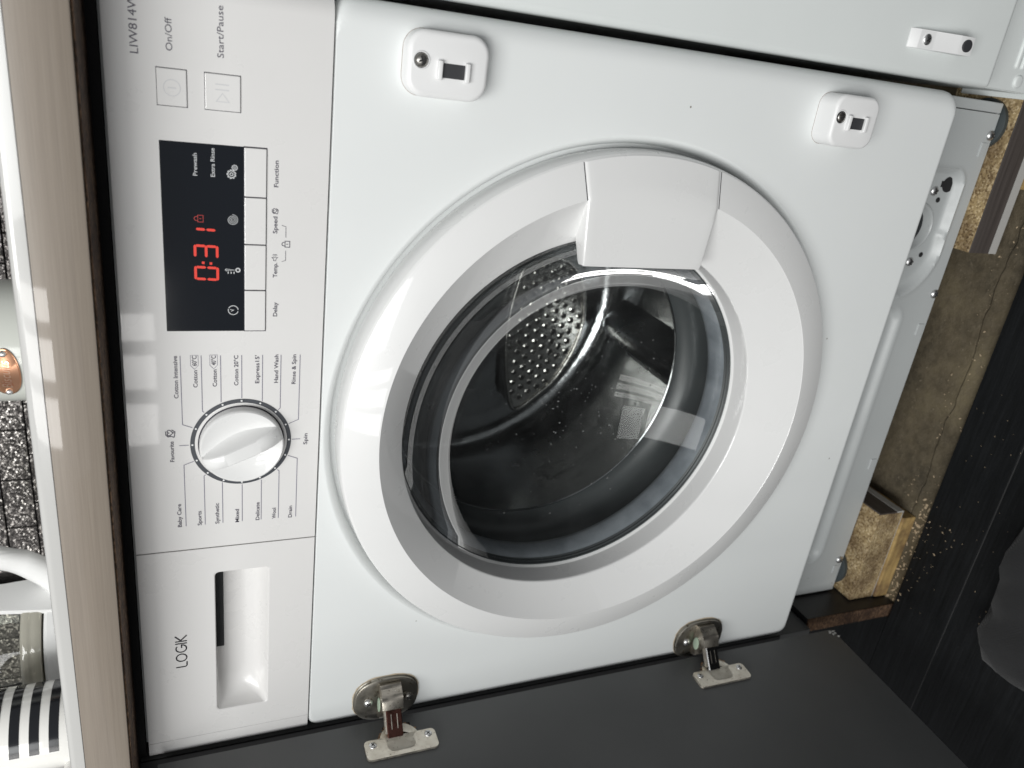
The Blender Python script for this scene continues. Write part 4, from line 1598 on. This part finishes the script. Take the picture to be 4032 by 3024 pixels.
bm = bmesh.new()
n = 40
rimo = [(0.0252 * math.cos(2 * PI * i / n), 0.0122 * math.sin(2 * PI * i / n)) for i in range(n)]
loft(bm, [[Jp(s, BZ + q, 0.0003) for s, q in rimo], [Jp(s, BZ + q, 0.0016) for s, q in rimo], [Jp(s * 0.94, BZ + q * 0.94, 0.0019) for s, q in rimo],
          [Jp(s * 0.9, BZ + q * 0.9, 0.0014) for s, q in rimo], [Jp(s * 0.4, BZ + q * 0.4, 0.0014) for s, q in rimo], [Jp(s * 0.05, BZ + q * 0.05, 0.0014) for s, q in rimo]], True, False, True)
BG = build('badge', bm, 'copper', J, 40)
text('badge_script', 'Biscuits', -0.0145, 0.0145, BZ - 0.0040, 0.0085, 'copperpale', BG, shear=0.25, xf=lambda s, z: Jp(s, z, 0.0019))
for s in (-0.0205, 0.0205):
    bm = bmesh.new()
    bmesh.ops.create_icosphere(bm, subdivisions=3, radius=0.0031, matrix=Matrix.Translation(Jp(s, BZ, 0.0015)))
    build('rivet', bm, 'screw', BG, 60)

# kettle
KEX, KEY = -0.058, 0.255
K = thing('kettle', 'clear glass kettle with a white handle on the worktop', 'kettle', (KEX, KEY, ZW))
bm = bmesh.new()
lathe_z(bm, KEX, KEY, [(0.074, ZW), (0.077, ZW + 0.003), (0.077, ZW + 0.017), (0.073, ZW + 0.020), (0.01, ZW + 0.021)], 80)
build('power_base', bm, 'kettleplastic', K, 40)
bm = bmesh.new()
lathe_z(bm, KEX, KEY, [(0.064, ZW + 0.0215), (0.072, ZW + 0.024), (0.0725, ZW + 0.050), (0.070, ZW + 0.053), (0.01, ZW + 0.0535)], 80)
build('white_collar', bm, 'kettleplastic', K, 40)
bm = bmesh.new()
zg = ZW + 0.054
lathe_z(bm, KEX, KEY, [(0.060, zg), (0.0705, zg + 0.0015), (0.0720, zg + 0.005), (0.0715, zg + 0.013), (0.0700, zg + 0.020), (0.0690, zg + 0.05), (0.066, zg + 0.13)], 96, True, False)
lathe_z(bm, KEX, KEY, [(0.055, zg + 0.010), (0.0640, zg + 0.0115), (0.0660, zg + 0.016), (0.0660, zg + 0.05), (0.063, zg + 0.13)], 96, True, False)
kg = build('glass_body', bm, 'kettleglass', K, 60)
M['thickglass'] = mat('thick_glass_foot', (0.80, 0.77, 0.66), 0.06)
bsdf(M['thickglass']).inputs['Transmission Weight'].default_value = 0.55
bm = bmesh.new()
lathe_z(bm, KEX, KEY, [(0.058, zg + 0.0005), (0.0715, zg + 0.0010), (0.0728, zg + 0.004), (0.0728, zg + 0.0085), (0.0720, zg + 0.0100), (0.0726, zg + 0.0115), (0.0722, zg + 0.0170), (0.0700, zg + 0.0195), (0.058, zg + 0.0200)], 96)
build('glass_foot', bm, 'thickglass', K, 50)
bm = bmesh.new()
lathe_z(bm, KEX, KEY, [(0.066, zg + 0.130), (0.067, zg + 0.134), (0.060, zg + 0.142), (0.02, zg + 0.146)], 64)
build('lid', bm, 'kettleplastic', K, 40)
bm = bmesh.new()
hp = [(KEX + 0.064, KEY - 0.012, ZW + 0.030), (KEX + 0.074, KEY - 0.014, ZW + 0.036), (KEX + 0.090, KEY - 0.017, ZW + 0.050), (KEX + 0.108, KEY - 0.02, ZW + 0.070), (KEX + 0.120, KEY - 0.022, ZW + 0.095), (KEX + 0.124, KEY - 0.022, ZW + 0.125), (KEX + 0.115, KEY - 0.02, ZW + 0.155), (KEX + 0.09, KEY - 0.015, ZW + 0.176), (KEX + 0.055, KEY - 0.01, ZW + 0.186)]
tube(bm, hp, lambda t: 0.0125 + 0.007 * max(0, 1 - t * 3.2), 16)
build('handle', bm, 'kettleplastic', K, 60)
bm = bmesh.new()
secs = []
for zz, w in ((ZW + 0.022, 0.024), (ZW + 0.05, 0.022), (ZW + 0.09, 0.017), (ZW + 0.19, 0.012)):
    ring = []
    for q, rr in ((-1, 0.0705), (-0.9, 0.0755), (0.9, 0.0755), (1, 0.0705)):
        a = math.radians(-18) + q * w / 0.072
        ring.append((KEX + rr * math.cos(a), KEY + rr * math.sin(a), zz))
    secs.append(ring)
loft(bm, secs, True, True, True)
build('spine', bm, 'kettleplastic', K, 40)


def Kp(s, z):
    a = math.radians(-128) + s / 0.07
    return (KEX + 0.0722 * math.cos(a), KEY + 0.0722 * math.sin(a), z)


text('level_mark', '0.5L', 0.0, 0.0135, 0.8015, 0.0052, 'print', kg, xf=Kp)
text('level_mark', 'MIN', 0.0, 0.0130, 0.7910, 0.0052, 'print', kg, xf=Kp)
bm = bmesh.new()
vv = [bm.verts.new(Kp(s, z)) for s, z in ((-0.001, 0.7992), (0.0145, 0.7992), (0.0145, 0.7998), (-0.001, 0.7998))]
bm.faces.new(vv)
build('level_mark', bm, 'print', kg)

# striped mug, its handle towards the front
MX, MY, MR = -0.057, 0.118, 0.0415
G = thing('striped_mug', 'white mug with black horizontal stripes in front of the kettle', 'mug', (MX, MY, ZW))
bm = bmesh.new()
lathe_z(bm, MX, MY, [(MR - 0.006, ZW), (MR - 0.002, ZW + 0.001), (MR, ZW + 0.005), (MR, ZW + 0.098), (MR - 0.0015, ZW + 0.100), (MR - 0.003, ZW + 0.099), (MR - 0.0035, ZW + 0.010), (0.01, ZW + 0.008)], 80)
build('mug_body', bm, 'ceramic', G, 40)
HA = math.radians(-103)
bands = [(0.7440 + 0.0153 * k, 0.7518 + 0.0153 * k) for k in range(-1, 5)]
for z0, z1 in bands:
    bm = bmesh.new()
    n = 80
    a0, a1 = HA + math.radians(27), HA + math.radians(333)
    pts = [a0 + (a1 - a0) * i / n for i in range(n + 1)]
    rr = MR + 0.0003
    loft(bm, [[(MX + rr * math.cos(a), MY + rr * math.sin(a), z0) for a in pts], [(MX + rr * math.cos(a), MY + rr * math.sin(a), z1) for a in pts]], False)
    build('stripe', bm, 'blackglaze', G, 60)
bm = bmesh.new()
hd = Vector((math.cos(HA), math.sin(HA), 0))
hp = []
for i in range(15):
    t = -PI / 2 + PI * i / 14
    hp.append(Vector((MX, MY, ZW + 0.050)) + hd * (MR - 0.002 + 0.026 * math.cos(t)) + Vector((0, 0, 0.030 * math.sin(t))))
tube(bm, hp, 0.0062, 14)
build('handle', bm, 'ceramic', G, 60)

# ================================================================== wooden packing under the feet
def offcut(name, lab, x0, x1, yf, yb, z0, z1, faced):
    t = thing(name, lab, 'board', ((x0 + x1) / 2, (yf + yb) / 2, z0))
    if faced == 'x':
        build('core', newbox(x0, x1 - 0.0016, yf, yb, z0 + 0.0012, z1, bev=0.0008), 'chip', t)
        build('shaded_face', newbox(x1 - 0.0015, x1, yf + 0.0003, yb, z0 + 0.0108, z1 - 0.0003), 'beige_shade', t)
        build('pale_edge', newbox(x1 - 0.0015, x1 + 0.0004, yf + 0.0003, yb, z0, z0 + 0.0106), 'paleedge', t)
        build('pale_base', newbox(x0, x1 - 0.0016, yf + 0.0004, yb, z0, z0 + 0.0011), 'paleedge', t)
    else:
        build('core', newbox(x0, x1, yf + 0.0016, yb, z0 + 0.0012, z1, bev=0.0006), 'chip', t)
        build('shaded_face', newbox(x0 + 0.0002, x1, yf, yf + 0.0015, z0 + 0.0108, z1 - 0.0003), 'beige_shade', t)
        build('pale_edge', newbox(x0 + 0.0002, x1, yf - 0.0004, yf + 0.0015, z0, z0 + 0.0106), 'paleedge', t)
        build('pale_base', newbox(x0 + 0.0002, x1, yf + 0.0016, yb, z0, z0 + 0.0011), 'paleedge', t)
    return t


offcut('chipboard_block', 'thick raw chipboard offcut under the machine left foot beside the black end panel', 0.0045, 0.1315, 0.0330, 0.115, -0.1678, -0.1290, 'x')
offcut('worktop_offcut', 'long worktop offcut with shade-darkened beige face and pale edge under the machine right foot', 0.4475, 0.760, 0.0405, 0.120, -0.1680, -0.1290, 'y')
tb = build('timber_block', newbox(0.0050, 0.1225, 0.0300, 0.115, SZ + 0.001, -0.1681, bev=0.0012), 'timber')
tag(tb, 'yellow softwood block lying on the floor beneath the chipboard offcut', 'timber block')
tb2 = build('timber_block', newbox(0.515, 0.72, 0.0440, 0.115, SZ + 0.001, -0.1683, bev=0.0015), 'timber')
tag(tb2, 'dusty softwood block under the long worktop offcut at the right', 'timber block')

# crumbs and chips of wood
bm = bmesh.new()
random.seed(33)


def chip(x, y, z, s):
    mt = Matrix.Translation((x, y, z + s * 0.3)) @ Matrix.Rotation(random.uniform(0, 6.28), 4, 'Z') @ Matrix.Rotation(random.uniform(-0.4, 0.4), 4, 'X') @ Matrix.Diagonal((s * random.uniform(0.7, 2.0), s * random.uniform(0.5, 1), s * 0.45, 1))
    bmesh.ops.create_icosphere(bm, subdivisions=1, radius=1, matrix=mt)


for k in range(38):
    x = random.uniform(0.01, 0.14)
    y = 0.011 - abs(random.gauss(0, 0.022))
    chip(x, y, FZ, random.choice([0.0004, 0.0004, 0.0005, 0.0006, 0.0010]))
for k in range(90):
    chip(random.uniform(0.0, 0.15), random.uniform(0.013, 0.0295), SZ + 0.001, random.choice([0.0008, 0.0011, 0.0016, 0.0022]))
for k in range(90):
    chip(random.uniform(0.13, 0.48), random.uniform(0.014, 0.055), SZ + 0.0005, random.choice([0.0004, 0.0005, 0.0006, 0.0010]))
for k in range(60):
    chip(random.uniform(0.05, 0.40), random.uniform(-0.12, 0.010), FZ, random.choice([0.0003, 0.0004, 0.0005]))
cr_ = build('wood_crumbs', bm, 'crumb', None, None, 'stuff')
cr_['label'] = 'pale wood crumbs scattered on the black floor beside the blocks'
cr_['category'] = 'crumbs'

# ================================================================== fabric bag
BGX = thing('fabric_bag', 'black ribbed fabric bag lying on the black floor', 'bag', (0.30, -0.30, FZ))
bm = bmesh.new()
random.seed(9)
nu, nv_ = 120, 26
x0, x1, y0, y1 = 0.046, 0.62, -0.56, -0.106
rings = []
for j in range(nv_ + 1):
    t = j / nv_
    if t < 0.62:
        q = t / 0.62
        ins = 0.018 * (1 - math.sin(q * PI / 2)) * 0.6 + (0.026 * max(0, q - 0.35) ** 2)
        z = FZ + 0.0005 + 0.046 * q
    else:
        q = (t - 0.62) / 0.38
        ins = 0.011 + 0.20 * q
        z = FZ + 0.0465 + 0.020 * math.sin(q * PI / 2)
    rg = []
    pts = resample(rrect(x0 + ins, x1 - ins, y0 + ins, y1 - ins, max(0.035 - ins * 0.3, 0.006), 10), nu)
    for i, (x, y) in enumerate(pts):
        f = 0.0035 * math.sin(x * 46 + z * 90) * math.sin(y * 52 + 1.3) + 0.0018 * math.sin(x * 130 + y * 95 + z * 160)
        cxx, cyy = x - 0.33, y + 0.33
        d = math.hypot(cxx, cyy)
        k = min(1.0, 4 * t) * (1 - 0.0 * t)
        rg.append((x + cxx / d * f * k, y + cyy / d * f * k, z + f * 1.2 * k))
    rings.append(rg)
loft(bm, rings, True, True, True)
bb = build('bag_body', bm, 'fabric', BGX, 70)
bm = bmesh.new()
for dz in (0.020, 0.026):
    pts = [(x, y, FZ + dz) for x, y in resample(rrect(x0 + 0.0035, x1, y0, y1 - 0.0035, 0.035, 10), 160)]
    tube(bm, pts, 0.0022, 8, True)
build('piping', bm, 'fabric', BGX, 60)
